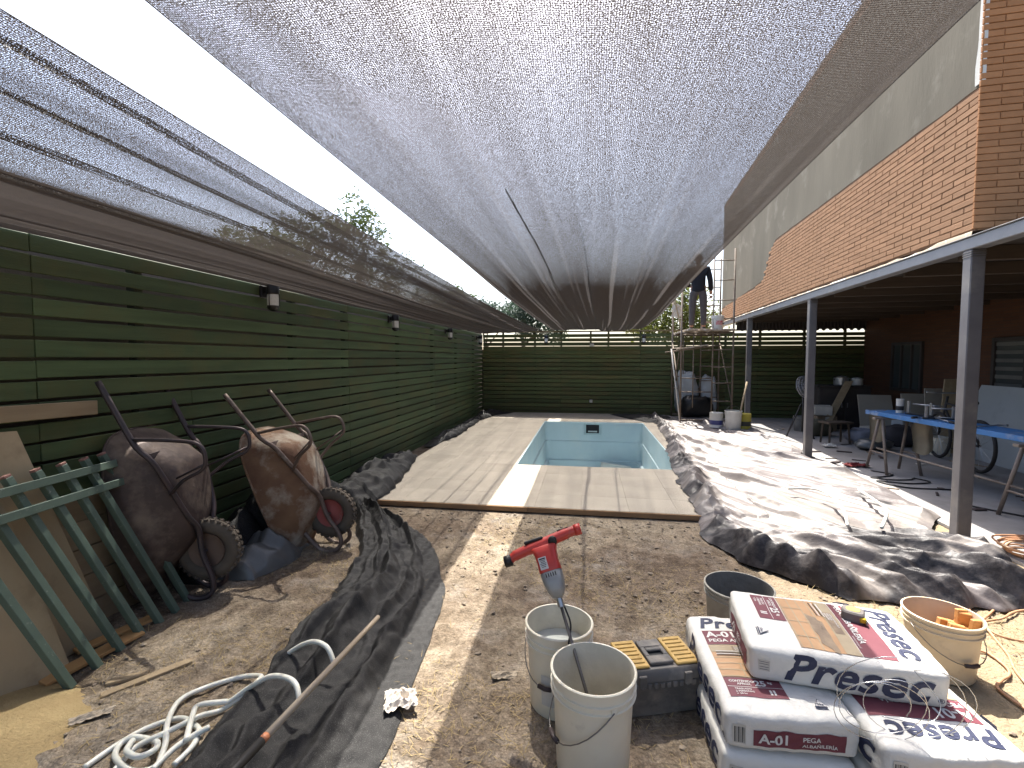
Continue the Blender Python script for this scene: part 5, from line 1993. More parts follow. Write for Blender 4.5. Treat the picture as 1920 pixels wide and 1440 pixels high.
# ================================================================== HOSE, POLE, LITTER
HP = dict(
    A=[(-1.788, 1.382, .015), (-1.773, 1.477, .015), (-1.738, 1.567, .015), (-1.682, 1.625, .015), (-1.626, 1.642, .018), (-1.542, 1.614, .018), (-1.474, 1.554, .05), (-1.433, 1.48, .06), (-1.432, 1.4, .06)],
    B=[(-1.485, 1.36, .03), (-1.563, 1.492, .035), (-1.651, 1.594, .04), (-1.715, 1.72, .03), (-1.679, 1.823, .018), (-1.586, 1.901, .018), (-1.512, 1.909, .03), (-1.425, 1.849, .075), (-1.412, 1.79, .085), (-1.425, 1.744, .07), (-1.502, 1.707, .022), (-1.55, 1.637, .04), (-1.606, 1.548, .04), (-1.671, 1.478, .03), (-1.663, 1.38, .018)],
    C=[(-1.418, 1.545, .085), (-1.462, 1.513, .07), (-1.492, 1.461, .06), (-1.50, 1.38, .05)],
    D=[(-1.464, 1.486, .075), (-1.559, 1.617, .06), (-1.589, 1.681, .05), (-1.509, 1.72, .045), (-1.477, 1.725, .05), (-1.408, 1.74, .10), (-1.30, 1.73, .17), (-1.202, 1.70, .20), (-1.132, 1.665, .20), (-1.095, 1.63, .16)],
    E=[(-1.45, 1.95, .05), (-1.361, 1.985, .12), (-1.244, 1.955, .19), (-1.146, 1.915, .20), (-1.095, 1.885, .15)],
    F=[(-1.554, 1.469, .02), (-1.531, 1.429, .02), (-1.549, 1.399, .022), (-1.6, 1.391, .022), (-1.667, 1.407, .03), (-1.726, 1.442, .02), (-1.754, 1.485, .02), (-1.738, 1.517, .025), (-1.683, 1.526, .02), (-1.612, 1.507, .03), (-1.575, 1.46, .045), (-1.60, 1.42, .05), (-1.66, 1.43, .055), (-1.69, 1.48, .05)])
hs = thing('garden_hose', 'tangled translucent white hose looping onto the black shade cloth', 'hose', (-1.6, 1.55, 0))
for k, pth in HP.items():
    t = MB()
    t.tube(smooth_path([V(p) - hs.location for p in pth], 8), 0.0108, 10)
    t.build('hose_loop', m_hose, hs, smooth=True)
pole = thing('broom_pole', 'thin wooden pole with a black sleeve and orange band lying on the black cloth', 'pole', (-1.06, 1.4, 0.2))
m_pole = mat('pole_wood', (0.40, 0.33, 0.25), (0.30, 0.245, 0.18), scale=9, stretch=(6, 0.5, 6), rough=0.7)
pa, pm, pe = V((-1.012, 2.16, 0.215)), V((-1.066, 1.40, 0.215)), V((-1.09, 1.06, 0.215))
t = MB()
t.tube([pa - pole.location, pm - pole.location], [0.0105, 0.0135], 12)
t.build('shaft', m_pole, pole, smooth=True)
t = MB()
t.tube([pm - pole.location, pm.lerp(pe, 0.07) - pole.location], 0.0142, 12)
t.build('band', mat('band_orange', (0.5, 0.2, 0.1), rough=0.5), pole, smooth=True)
t = MB()
t.tube([pm.lerp(pe, 0.0701) - pole.location, pe - pole.location], 0.0155, 12)
t.build('sleeve', m_blackp, pole, smooth=True)

m_litter = mat('paper_litter', (0.66, 0.62, 0.55), (0.52, 0.46, 0.40), scale=9, rough=0.8, dirt=(0.40, 0.30, 0.26), dirt_scale=14, dirt_amt=0.38)


def scrap(name, label, cat, loc, sx, sy, h, m, seed, rz=0.0):
    t = MB()
    t.grid(16, 16, lambda u, v: ((u - .5) * sx * (1 + 0.3 * nz(v * 3, seed)), (v - .5) * sy * (1 + 0.3 * nz(u * 3, seed + 2)), h * ridge(u * 2.2 + seed, v * 2.2, seed) * (0.35 + 0.65 * math.sin(math.pi * u) * math.sin(math.pi * v)) + 0.35 * h * ridge(u * 5, v * 5, seed)))
    o = t.build(name, m, loc=loc)
    o.rotation_euler = (0, 0, rz)
    return tag(o, label, cat)


scrap('crumpled_paper', 'crumpled white paper scrap on the edge of the black cloth', 'paper', (-0.775, 1.86, 0.022), 0.135, 0.115, 0.045, m_litter, 3.0, 0.4)
scrap('paper_scrap', 'flat beige paper scrap on the soil beside the water bucket', 'paper', (-0.37, 2.12, 0.008), 0.12, 0.05, 0.014, mat('paper_beige', (0.42, 0.35, 0.26), rough=0.85), 6.0, 0.2)
scrap('paper_scrap', 'torn pale scrap on the soil near the sawdust pile', 'paper', (-2.02, 1.60, 0.01), 0.14, 0.05, 0.016, mat('paper_tan', (0.46, 0.39, 0.3), rough=0.85), 9.0, 0.7)

# orange extension lead by the bucket of offcuts
m_lead = mat('orange_lead', (0.50, 0.27, 0.15), (0.42, 0.22, 0.12), scale=9, rough=0.6, dirt=(0.5, 0.38, 0.26), dirt_scale=12, dirt_amt=0.4)
OL = dict(
    A=[(2.95, 3.55, .014), (2.733, 3.413, .012), (2.605, 3.342, .012), (2.384, 3.132, .012), (2.24, 3.008, .013), (2.177, 2.957, .013), (2.05, 2.80, .013), (1.95, 2.70, .012)],
    B=[(2.75, 3.41, .022), (2.367, 3.24, .013), (2.253, 3.123, .012), (2.218, 3.044, .014), (2.211, 2.986, .02), (2.149, 2.796, .013), (2.103, 2.664, .013), (2.036, 2.539, .014), (2.003, 2.449, .014), (1.95, 2.25, .014), (1.85, 2.0, .014)],
    C=[(2.75, 3.2, .012), (2.563, 3.16, .012), (2.467, 3.115, .013), (2.364, 3.042, .013), (2.225, 2.978, .016), (2.185, 2.932, .02), (2.207, 2.833, .013), (2.35, 2.79, .012)],
    D=[(1.973, 2.679, .013), (2.013, 2.653, .013), (2.009, 2.548, .013), (1.971, 2.484, .013), (1.903, 2.436, .013), (1.84, 2.36, .013), (1.86, 2.15, .013), (1.8, 1.9, .013)])
el = thing('extension_lead', 'orange extension lead snaking over the sand by the bucket of offcuts', 'lead', (2.2, 2.9, 0))
for k, pth in OL.items():
    t = MB()
    t.tube(smooth_path([V(p) - el.location for p in pth], 8), 0.0065, 8)
    t.build('lead_run', m_lead, el, smooth=True)
cl = thing('cable_coil', 'coil of orange cable lying beside the foot of the steel post', 'cable', (3.38, 4.0, 0.03))
for k in range(7):
    t = MB()
    rr = 0.17 + 0.012 * k
    t.tube([(rr * 1.3 * math.cos(a) + 0.03 * nz(k, a), rr * math.sin(a) + 0.02 * nz(a, k), 0.01 + 0.012 * k + 0.008 * math.sin(3 * a + k)) for a in [2 * math.pi * q / 28 for q in range(28)]], 0.0065, 6, closed=True)
    t.build('turn', m_lead, cl, smooth=True)

# ================================================================== SCAFFOLD AND WORKER
m_scaf = mat('scaffold_steel', (0.16, 0.11, 0.075), (0.20, 0.17, 0.14), scale=7, rough=0.7, metal=0.2, dirt=(0.27, 0.24, 0.2), dirt_scale=9, dirt_amt=0.38)
scf = thing('scaffold', 'rusty tube scaffold tower standing at the far end against the house', 'scaffold', (2.6, 11.4, 0.03))


def sp_(x, y, z):
    return (x - 2.6, y - 11.4, z - 0.03)


def pipe(nm, a, b, r=0.021, m=None, par=None):
    t = MB()
    t.tube([sp_(*a), sp_(*b)], r, 8)
    return t.build(nm, m or m_scaf, par or scf, smooth=True)


for fy in (10.95, 12.05):
    pipe('upright', (2.06, fy, 0.04), (2.06, fy, 3.0))
    pipe('upright', (3.14, fy, 0.04), (3.14, fy, 3.85))
    pipe('upright', (2.72, fy, 0.3), (2.72, fy, 3.70), 0.017)
    for z in (0.12, 2.05):
        pipe('ledger', (2.06, fy, z), (3.14, fy, z), 0.019)
    for z in (0.55, 0.95, 1.30, 1.68, 2.35, 2.75, 3.18, 3.60):
        pipe('rung', (2.72, fy, z), (3.14, fy, z), 0.013)
    pipe('inner_upright', (2.32, fy, 0.4), (2.32, fy, 2.05), 0.012)
    for z in (0.75, 1.05):
        pipe('strut', (2.06, fy, z), (2.72, fy, z), 0.012)
pipe('cross_brace', (2.06, 10.95, 0.5), (2.06, 12.05, 1.9), 0.013)
pipe('cross_brace', (2.06, 12.05, 0.5), (2.06, 10.95, 1.9), 0.013)
pipe('cross_brace', (3.14, 10.95, 0.5), (3.14, 12.05, 1.9), 0.013)
pipe('side_rail', (2.06, 10.95, 1.72), (2.06, 12.05, 1.72), 0.017)
pipe('outrigger', (1.72, 10.95, 1.62), (2.9, 10.95, 1.78), 0.014)
m_wplank = mat('scaffold_plank', (0.40, 0.31, 0.22), (0.28, 0.21, 0.15), scale=6, stretch=(4, 0.5, 4), rough=0.85, dirt=(0.5, 0.48, 0.45), dirt_scale=6, dirt_amt=0.4)
for k, x in enumerate((2.22, 2.47, 2.72, 2.97)):
    t = MB()
    t.bbox((0, 0, 0), (0.215, 1.75, 0.04), 0.004)
    tag(t.build('scaffold_plank', m_wplank, loc=(x, 11.45 + 0.05 * (k % 2), 2.095)), ('splattered scaffold plank on the outer pool side of the platform', 'splattered scaffold plank under the worker', 'splattered scaffold plank under the white pail', 'splattered scaffold plank beside the house wall')[k], 'plank', 'planks of the scaffold platform')
t = MB()
t.bbox((0, 0, 0), (0.66, 0.16, 0.03), 0.004)
o = t.build('scaffold_plank', m_wplank, loc=(2.28, 10.88, 1.735))
o.rotation_euler = (0, R(-8), 0)
tag(o, 'short pale board tied halfway up the scaffold', 'plank')
t = MB()
t.tube([(1.84, 10.9, 1.70), (2.05, 10.88, 0.06)], 0.014, 8)
tag(t.build('white_pipe', mat('pvc_white', (0.70, 0.66, 0.62), rough=0.4), smooth=True), 'white plastic pipe leaning on the scaffold leg', 'pipe')
t = MB()
t.bar((1.93, 11.3, 2.95), (2.06, 10.98, 2.12), 0.03, 0.02)
tag(t.build('wood_batten', m_plank), 'thin yellow batten leaning up from the scaffold platform', 'batten')
bkp = bucket('white pail with red printing standing on the scaffold platform', (2.82, 11.0, 2.117), 0.13, 0.30, m_out=m_wplast, bail='side', rz=R(40), ribs=1, name='pail')
t = MB()
for k in range(9):
    a = R(-120 + 70 * k / 8)
    for z in (0.10, 0.19):
        rr = lerp(0.13 * 0.88, 0.13, z / 0.30) + 0.0015
        t.v.append((rr * math.cos(a - R(40)), rr * math.sin(a - R(40)), z))
t.f = [(2 * k, 2 * k + 2, 2 * k + 3, 2 * k + 1) for k in range(8)]
t.build('red_print', mat('red_print', (0.5, 0.06, 0.07), (0.62, 0.5, 0.48), scale=26, rough=0.5), bkp, smooth=True)
scrap('hung_cloth', 'pale cloth hung over the scaffold beside the worker', 'cloth', (2.12, 11.9, 2.62), 0.25, 0.3, 0.05, m_litter, 12.0).rotation_euler = (R(90), 0, R(15))


def skin_mesh(name, pts, edges, radii, m, parent, sub=2, root=0):
    me = bpy.data.meshes.new(name)
    me.from_pydata(pts, edges, [])
    ob = bpy.data.objects.new(name + '_tmp', me)
    COL.objects.link(ob)
    md = ob.modifiers.new('skin', 'SKIN')
    md.use_smooth_shade = True
    for i, r in enumerate(radii):
        sv = me.skin_vertices[0].data[i]
        sv.radius = r if isinstance(r, tuple) else (r, r)
        sv.use_root = (i == root)
    s2 = ob.modifiers.new('sub', 'SUBSURF')
    s2.levels = sub
    s2.render_levels = sub
    dg = bpy.context.evaluated_depsgraph_get()
    nm = bpy.data.meshes.new_from_object(ob.evaluated_get(dg))
    bpy.data.objects.remove(ob)
    nm.materials.clear()
    nm.materials.append(m)
    nm.polygons.foreach_set('use_smooth', [True] * len(nm.polygons))
    return link(nm, name, parent)


per = thing('person', 'worker in dark navy jumper and grey trousers standing on the scaffold, back turned', 'person', (2.50, 11.45, 2.117), R(-12))
m_skin = mat('skin', (0.36, 0.20, 0.13), (0.32, 0.17, 0.11), scale=9, rough=0.55, sub=0.1)
m_navyc = mat('navy_wool', (0.010, 0.0115, 0.018), (0.008, 0.009, 0.014), scale=30, rough=0.9, bump=0.3)
m_trou = mat('grey_trousers', (0.085, 0.075, 0.075), (0.065, 0.058, 0.06), scale=20, rough=0.9, bump=0.2)
m_shoe = mat('work_shoe', (0.05, 0.038, 0.03), rough=0.7)
m_hair = mat('dark_hair', (0.012, 0.010, 0.009), rough=0.6)
# body facing +y; figure 1.72 m
P = [(0, 0, 0.95), (0, 0.01, 1.15), (0, 0.0, 1.38), (0, 0.0, 1.47), (0, 0.02, 1.53), (0, 0.035, 1.62), (0, 0.03, 1.70),
     (0.10, 0, 0.90), (0.12, 0.01, 0.50), (0.13, -0.01, 0.10), (0.14, 0.09, 0.04),
     (-0.10, 0, 0.90), (-0.12, 0.01, 0.50), (-0.13, -0.01, 0.10), (-0.14, 0.09, 0.04),
     (0.19, 0, 1.40), (0.25, 0.0, 1.14), (0.27, 0.08, 0.90), (0.275, 0.11, 0.83),
     (-0.19, 0, 1.40), (-0.25, 0.05, 1.15), (-0.20, 0.28, 1.06), (-0.17, 0.35, 1.06)]
Ed = [(0, 1), (1, 2), (2, 3), (3, 4), (4, 5), (5, 6), (0, 7), (7, 8), (8, 9), (9, 10), (0, 11), (11, 12), (12, 13), (13, 14),
      (2, 15), (15, 16), (16, 17), (17, 18), (2, 19), (19, 20), (20, 21), (21, 22)]
Rd = [(0.15, 0.11), (0.14, 0.10), (0.16, 0.105), 0.058, 0.055, (0.078, 0.095), (0.06, 0.07), 0.085, 0.058, 0.042, 0.038, 0.085, 0.058, 0.042, 0.038,
      0.055, 0.042, 0.033, 0.036, 0.055, 0.042, 0.033, 0.036]
skin_mesh('body', P, Ed, Rd, m_skin, per)
grow = lambda r, k: tuple(x + k for x in r) if isinstance(r, tuple) else r + k
P.append((0, 0, 0.84)); Rd.append((0.165, 0.12)); Ed.append((0, 23))
P.append((0, 0, 1.04)); Rd.append((0.148, 0.108))
ji = [23, 0, 1, 2, 3, 15, 16, 17, 19, 20, 21]
jm = {a: i for i, a in enumerate(ji)}
skin_mesh('jumper', [P[i] for i in ji], [(jm[a], jm[b]) for a, b in Ed if a in jm and b in jm], [grow(Rd[i], 0.022) for i in ji], m_navyc, per)
Ed.append((0, 24))
ti = [0, 24, 7, 8, 9, 11, 12, 13]
tmx = {a: i for i, a in enumerate(ti)}
tp_ = [P[i] for i in ti]
skin_mesh('trousers', tp_, [(tmx[a], tmx[b]) for a, b in Ed if a in tmx and b in tmx], [grow(Rd[i], 0.02) for i in ti], m_trou, per)
for sx in (-1, 1):
    t = MB()
    superbox(t, (sx * 0.135, 0.04, 0), None, 0.6, 20, [(0, 0.10, 0.28, 0), (0.03, 0.10, 0.28, 0), (0.06, 0.09, 0.2, 0), (0.09, 0.08, 0.13, 0)])
    t.build('shoe', m_shoe, per, auto=True)
t = MB()
t.grid(24, 12, lambda u, v: (0.088 * math.cos(2 * math.pi * u) * math.sin(math.pi * 0.62 * v), 0.022 + 0.103 * math.sin(2 * math.pi * u) * math.sin(math.pi * 0.62 * v), 1.645 + 0.105 * math.cos(math.pi * 0.62 * v)))
t.build('hair', m_hair, per, smooth=True)
for sx in (-1, 1):
    t = MB()
    t.lathe([(0.001, 0.012), (0.014, 0.008), (0.02, 0), (0.014, -0.006)], 12, Matrix.Translation((sx * 0.084, 0.03, 1.61)) @ Matrix.Rotation(sx * math.pi / 2, 4, 'Y'))
    t.build('ear', m_skin, per, smooth=True)
t = MB()
t.tube([(0, 0.125, 1.635), (0, 0.145, 1.60), (0, 0.128, 1.588)], [0.008, 0.014, 0.01], 8)
t.build('nose', m_skin, per, smooth=True)
for sx in (-1, 1):
    t = MB()
    t.lathe([(0.001, 0.009), (0.008, 0.004), (0.01, 0)], 10, Matrix.Translation((sx * 0.032, 0.118, 1.632)) @ Matrix.Rotation(-math.pi / 2, 4, 'X'))
    t.build('eye', m_hair, per, smooth=True)
t = MB()
t.tube([(-0.024, 0.118, 1.562), (0, 0.126, 1.56), (0.024, 0.118, 1.562)], 0.005, 6)
t.build('mouth', mat('lips', (0.3, 0.13, 0.11), rough=0.5), per, smooth=True)
for hi, (wx, wy, wz), dr in ((0, (0.275, 0.11, 0.83), V((0.05, 0.25, -1))), (1, (-0.17, 0.35, 1.06), V((0.25, 1, 0.05)))):
    dr.normalize()
    side = V((1, 0, 0)) if hi == 0 else V((0.0, 0.1, 1.0))
    for q in range(4):
        b0 = V((wx, wy, wz)) + dr * 0.03 + side * (0.014 * (q - 1.5)) * 1.15
        ln = (0.062, 0.07, 0.066, 0.052)[q]
        t = MB()
        t.tube([b0, b0 + dr * ln * 0.55 + V((0, 0.006, 0)), b0 + dr * ln + V((0, 0.016, 0.004))], [0.009, 0.0085, 0.007], 7)
        t.build('finger', m_skin, per, smooth=True)
    b0 = V((wx, wy, wz)) + side * 0.03
    t = MB()
    t.tube([b0 - dr * 0.01, b0 + side * 0.02 + dr * 0.02, b0 + side * 0.022 + dr * 0.045], [0.011, 0.010, 0.008], 7)
    t.build('thumb', m_skin, per, smooth=True)

# ================================================================== THINGS BY THE FAR POST AND ON THE TERRACE
bucket('white bucket with a wooden stick in it beside the third steel post', (2.86, 9.85, 0.085), 0.155, 0.38, m_out=m_wplast, bail='up', rz=R(15))
t = MB()
t.tube([(0, 0, 0), (0.20, 0.10, 0.93)], 0.018, 8)
tag(t.build('stick', m_plank, loc=(2.93, 9.86, 0.10), smooth=True), 'wooden stick leaning out of the white bucket', 'stick')


def tin(label, loc, r, h, m, mband):
    o = thing('paint_tin', label, 'tin', loc)
    t = MB()
    t.lathe([(r, 0), (r + 0.003, 0.004), (r, 0.01), (r, h - 0.012), (r + 0.003, h - 0.006), (r, h), (r - 0.008, h - 0.004), (0.001, h - 0.004)], 28)
    t.build('can', m, o, auto=True)
    t = MB()
    t.lathe([(r + 0.0012, h * 0.2), (r + 0.0012, h * 0.5)], 28, None, False, False)
    t.build('printed_band', mband, o, smooth=True)
    return o


tin('white paint tin with a blue band beside the white bucket', (2.62, 10.15, 0.09), 0.13, 0.30, m_wplast, mat('tin_blue', (0.06, 0.07, 0.22), rough=0.4))
tin('yellow paint tin behind the white bucket by the post', (3.12, 10.05, 0.09), 0.13, 0.30, mat('tin_yellow', (0.45, 0.38, 0.05), rough=0.5), mat('tin_dark', (0.05, 0.05, 0.04), rough=0.5))
m_sackw = mat('woven_sack', (0.42, 0.45, 0.47), (0.33, 0.35, 0.37), scale=5, rough=0.8, bump=0.4, bscale=25)


def lump(name, label, cat, loc, size, m, seed, rz=0.0, n=28):
    t = MB()

    def fn(u, v):
        a, b = 2 * math.pi * u, math.pi * v
        d = V((math.sin(b) * math.cos(a), math.sin(b) * math.sin(a), math.cos(b)))
        k = 1 + 0.22 * nz(d.x * 1.7 + seed, d.y * 1.7, d.z * 1.7) + 0.10 * nz(d.x * 5 + seed, d.y * 5, d.z * 5)
        p = V((math.copysign(abs(d.x) ** 0.7, d.x) * size[0], math.copysign(abs(d.y) ** 0.7, d.y) * size[1], math.copysign(abs(d.z) ** 0.7, d.z) * size[2])) * (k * 0.5)
        return (p.x, p.y, max(-size[2] / 2, p.z) + size[2] / 2)
    t.grid(n, n // 2, fn)
    o = t.build(name, m, loc=loc, smooth=True)
    o.rotation_euler = (0, 0, rz)
    return tag(o, label, cat)


lump('white_sack', 'bulging white woven sack behind the scaffold legs', 'sack', (2.42, 12.15, 0.05), (0.5, 0.4, 1.15), m_sackw, 2.0)
lump('white_sack', 'second white sack leaning beside the scaffold ladder', 'sack', (2.93, 12.2, 0.05), (0.42, 0.36, 1.0), m_sackw, 6.0)
lump('rubbish_bag', 'black rubbish bag in front of the white sacks', 'bag', (2.62, 11.9, 0.05), (0.75, 0.4, 0.55), mat('bin_liner', (0.014, 0.014, 0.015), rough=0.35, bump=0.5, bscale=14), 9.0)

# table of blue plank on steel trestles
m_trest = mat('trestle_steel', (0.17, 0.13, 0.11), (0.24, 0.21, 0.18), scale=9, rough=0.6, metal=0.3)


def trestle(label, loc, rz):
    o = thing('trestle', label, 'trestle', loc, rz, 'steel trestles of the work table')
    for sx in (-1, 1):
        for sy in (-1, 1):
            t = MB()
            t.tube([(sx * 0.20, sy * 0.20, 0.0), (sx * 0.17, sy * 0.03, 0.68)], 0.017, 8)
            t.build('leg', m_trest, o, smooth=True)
        t = MB()
        t.tube([(sx * 0.193, -0.135, 0.25), (sx * 0.193, 0.135, 0.25)], 0.011, 6)
        t.build('spreader', m_trest, o, smooth=True)
    t = MB()
    t.bbox((0, 0, 0.692), (0.52, 0.06, 0.028), 0.003)
    t.build('top_bar', m_trest, o)
    return o


trestle('steel trestle under the far end of the blue plank', (3.92, 6.75, 0.03), R(3))
trestle('steel trestle under the near end of the blue plank', (4.04, 4.85, 0.03), R(3))
m_blue = mat('blue_paint', (0.06, 0.20, 0.46), (0.05, 0.16, 0.38), scale=6, rough=0.55, dirt=(0.30, 0.34, 0.40), dirt_scale=6, dirt_amt=0.38)
t = MB()
t.bbox((0, 0, 0), (0.36, 2.75, 0.055), 0.005)
o = t.build('blue_plank', m_blue, loc=(4.0, 5.72, 0.77))
o.rotation_euler = (0, 0, R(3.2))
tag(o, 'long blue painted plank laid across the trestles', 'plank')
t = MB()
t.tube([(3.74, 6.78, 0.33), (3.86, 4.83, 0.33)], 0.012, 8)
tag(t.build('steel_rail', m_trest, smooth=True), 'thin steel rail tied low between the trestles', 'rail')
m_leath = mat('hide_apron', (0.36, 0.31, 0.22), (0.25, 0.21, 0.15), scale=6, rough=0.8)
for (loc, a, lab) in (((3.85, 6.98, 0.79), 8, 'dusty tan apron draped over the far end of the trestle'), ((4.06, 6.45, 0.73), -6, 'pale leather glove hanging under the blue plank')):
    t = MB()
    t.grid(14, 18, lambda u, v: ((u - .5) * 0.22 + 0.02 * nz(v * 3, 1), 0.03 * math.sin(u * 7) + 0.02 * nz(u * 4, v * 4) + 0.10 * max(0, 0.25 - v), 0.06 * min(1, v * 6) * (1 - v) - 0.42 * v ** 1.3 * (1 - 0.25 * abs(u - 0.5))))
    o = t.build('apron', m_leath, loc=loc, smooth=True)
    o.rotation_euler = (0, 0, R(a))
    tag(o, lab, 'apron')
m_chrome = mat('tool_metal', (0.45, 0.45, 0.45), (0.3, 0.3, 0.3), scale=20, rough=0.35, metal=0.8)
m_trub = mat('tool_rubber', (0.03, 0.028, 0.028), rough=0.6)


def clamp(label, loc, rz, s=1.0):
    o = thing('screw_clamp', label, 'clamp', loc, rz, 'clamps and tools on the blue plank')
    t = MB()
    t.bbox((0, 0, 0.012 * s), (0.03 * s, 0.26 * s, 0.016 * s), 0.003)
    t.build('jaw_bar', m_trub, o)
    for y in (-0.12, 0.1):
        t = MB()
        t.bbox((0, y * s, 0.075 * s), (0.026 * s, 0.022 * s, 0.13 * s), 0.003)
        t.build('jaw', m_chrome, o)
    t = MB()
    t.tube([(0, -0.19 * s, 0.115 * s), (0, 0.06 * s, 0.115 * s)], 0.008 * s, 8)
    t.build('screw', m_chrome, o, smooth=True)
    t = MB()
    t.tube([(-0.05 * s, -0.18 * s, 0.115 * s), (0.05 * s, -0.18 * s, 0.115 * s)], 0.006 * s, 6)
    t.build('tommy_bar', m_chrome, o, smooth=True)
    return o


clamp('upright metal clamp near the far end of the blue plank', (3.98, 6.42, 0.799), R(20), 1.2)
clamp('metal clamp lying across the middle of the blue plank', (3.95, 6.05, 0.799), R(75), 1.1)
clamp('small metal clamp towards the post on the blue plank', (4.05, 5.72, 0.799), R(-40), 1.0)
tin('small spray tin standing on the far end of the blue plank', (3.95, 6.72, 0.799), 0.04, 0.18, m_wplast, m_trub)

# portable fan on a tripod
fan = thing('tripod_fan', 'round caged fan on a dark tripod behind the second steel post', 'fan', (3.97, 9.5, 0.03), R(35))
for k in range(3):
    a = R(120 * k + 20)
    t = MB()
    t.tube([(0.26 * math.cos(a), 0.26 * math.sin(a), 0.0), (0.03 * math.cos(a), 0.03 * math.sin(a), 0.62)], 0.014, 8)
    t.build('leg', m_trub, fan, smooth=True)
t = MB()
t.tube([(0, 0, 0.1), (0, 0, 0.80)], 0.016, 8)
t.build('pole', m_trub, fan, smooth=True)
FM = Matrix.Translation((0, 0, 0.93)) @ Matrix.Rotation(R(75), 4, 'X')
m_cage = mat('cage_grey', (0.34, 0.34, 0.36), rough=0.45, metal=0.3)
t = MB()
for rr, z in ((0.20, 0.0), (0.20, 0.05), (0.15, 0.07), (0.1, 0.08), (0.15, -0.02), (0.1, -0.03)):
    t.tube([FM @ V((rr * math.cos(2 * math.pi * q / 28), rr * math.sin(2 * math.pi * q / 28), z)) for q in range(28)], 0.006, 5, closed=True)
for q in range(24):
    a = 2 * math.pi * q / 24
    t.tube([FM @ V((rr * math.cos(a), rr * math.sin(a), z)) for rr, z in ((0.03, 0.085), (0.1, 0.08), (0.2, 0.05), (0.2, 0.0), (0.1, -0.03), (0.03, -0.035))], 0.003, 4)
t.build('cage', m_cage, fan, smooth=True)
for q in range(4):
    t = MB()
    a0 = 2 * math.pi * q / 4
    t.grid(6, 6, lambda u, v: FM @ V(((0.03 + 0.14 * u) * math.cos(a0 + (v - 0.5) * 0.9), (0.03 + 0.14 * u) * math.sin(a0 + (v - 0.5) * 0.9), 0.025 + (v - 0.5) * 0.04)))
    t.build('blade', m_cage, fan, smooth=True)
t = MB()
t.lathe([(0.001, -0.13), (0.05, -0.12), (0.06, -0.04), (0.04, -0.02), (0.03, 0.04), (0.001, 0.05)], 16, FM)
t.build('motor', m_trub, fan, auto=True)

# dark cupboard with pans, leaning panels, clutter at the back of the terrace
m_cup = mat('cupboard_dark', (0.035, 0.03, 0.028), (0.05, 0.042, 0.038), scale=4, rough=0.6)
cup = thing('cupboard', 'dark low cupboard at the back of the terrace by the end fence', 'cupboard', (5.25, 10.9, 0.03), HA)
t = MB()
t.bbox((0, 0, 0.44), (0.95, 0.5, 0.86), 0.008)
t.build('carcass', m_cup, cup)
for sx in (-1, 1):
    t = MB()
    t.bbox((sx * 0.235, -0.258, 0.44), (0.45, 0.014, 0.78), 0.004)
    d = t.build('door', m_cup, cup)
    t = MB()
    t.bbox((sx * 0.05, -0.274, 0.5), (0.014, 0.016, 0.1), 0.003)
    t.build('handle', m_chrome, d)
t = MB()
t.bbox((0, 0, 0.885), (1.02, 0.54, 0.028), 0.004)
t.build('worktop', m_cup, cup)


def pot(label, loc, r, h, m):
    o = thing('cooking_pot', label, 'pot', loc)
    t = MB()
    t.lathe([(r * 0.9, 0), (r, 0.01), (r, h), (r + 0.006, h), (r + 0.006, h + 0.004), (r * 0.4, h + 0.03), (0.001, h + 0.035)], 24)
    t.build('body', m, o, auto=True)
    t = MB()
    t.lathe([(0.001, h + 0.065), (0.016, h + 0.06), (0.012, h + 0.035)], 12)
    t.build('knob', m_trub, o, smooth=True)
    for sx in (-1, 1):
        t = MB()
        t.tube([(sx * r, -0.03, h * 0.75), (sx * (r + 0.035), -0.02, h * 0.77), (sx * (r + 0.035), 0.02, h * 0.77), (sx * r, 0.03, h * 0.75)], 0.005, 6)
        t.build('handle', m_trub, o, smooth=True)
    return o


pot('shiny metal pot on the dark cupboard', (5.25, 10.85, 0.93), 0.13, 0.16, m_chrome)
pot('pale enamel pot on the dark cupboard beside the metal pot', (5.55, 10.85, 0.93), 0.11, 0.13, m_wplast)
m_board_w = mat('panel_beige', (0.33, 0.30, 0.25), (0.27, 0.245, 0.205), scale=2, rough=0.8)
slab('panel', 'beige board leaning beside the cupboard on the terrace', 'panel', [(5.0, 9.55, 0.03), (5.55, 9.5, 0.03), (5.62, 9.85, 0.80), (5.08, 9.9, 0.80)], 0.02, m_board_w, (0, -1, 0.3))
slab('panel', 'second beige board standing behind the trestle table', 'panel', [(5.5, 9.2, 0.03), (5.95, 9.15, 0.03), (6.0, 9.4, 0.86), (5.55, 9.45, 0.86)], 0.02, m_board_w, (0, -1, 0.3))
slab('plank', 'tall wooden plank leaning against the terrace brick wall', 'plank', [(5.35, 8.2, 0.03), (5.60, 8.2, 0.03), (6.02, 8.75, 1.15), (5.77, 8.75, 1.15)], 0.025, m_plank, (0, -1, 0.3))
m_gyps = mat('grey_panel', (0.40, 0.42, 0.42), (0.35, 0.37, 0.37), scale=1.5, rough=0.8, dirt=(0.30, 0.31, 0.31), dirt_scale=2, dirt_amt=0.38)
slab('panel', 'large pale grey panel leaning on the terrace wall below the window', 'panel', [(5.62, 8.35, 0.03), (5.42, 5.6, 0.03), (5.86, 5.6, 1.08), (6.04, 8.35, 1.08)], 0.015, m_gyps, (-1, 0, 0.3))
lump('bundle', 'bundle of bluish plastic and rags on the terrace floor', 'bundle', (4.75, 8.9, 0.03), (0.6, 0.4, 0.26), mat('rag_blue', (0.13, 0.15, 0.2), (0.2, 0.21, 0.25), scale=8, rough=0.6, bump=0.5), 13.0)
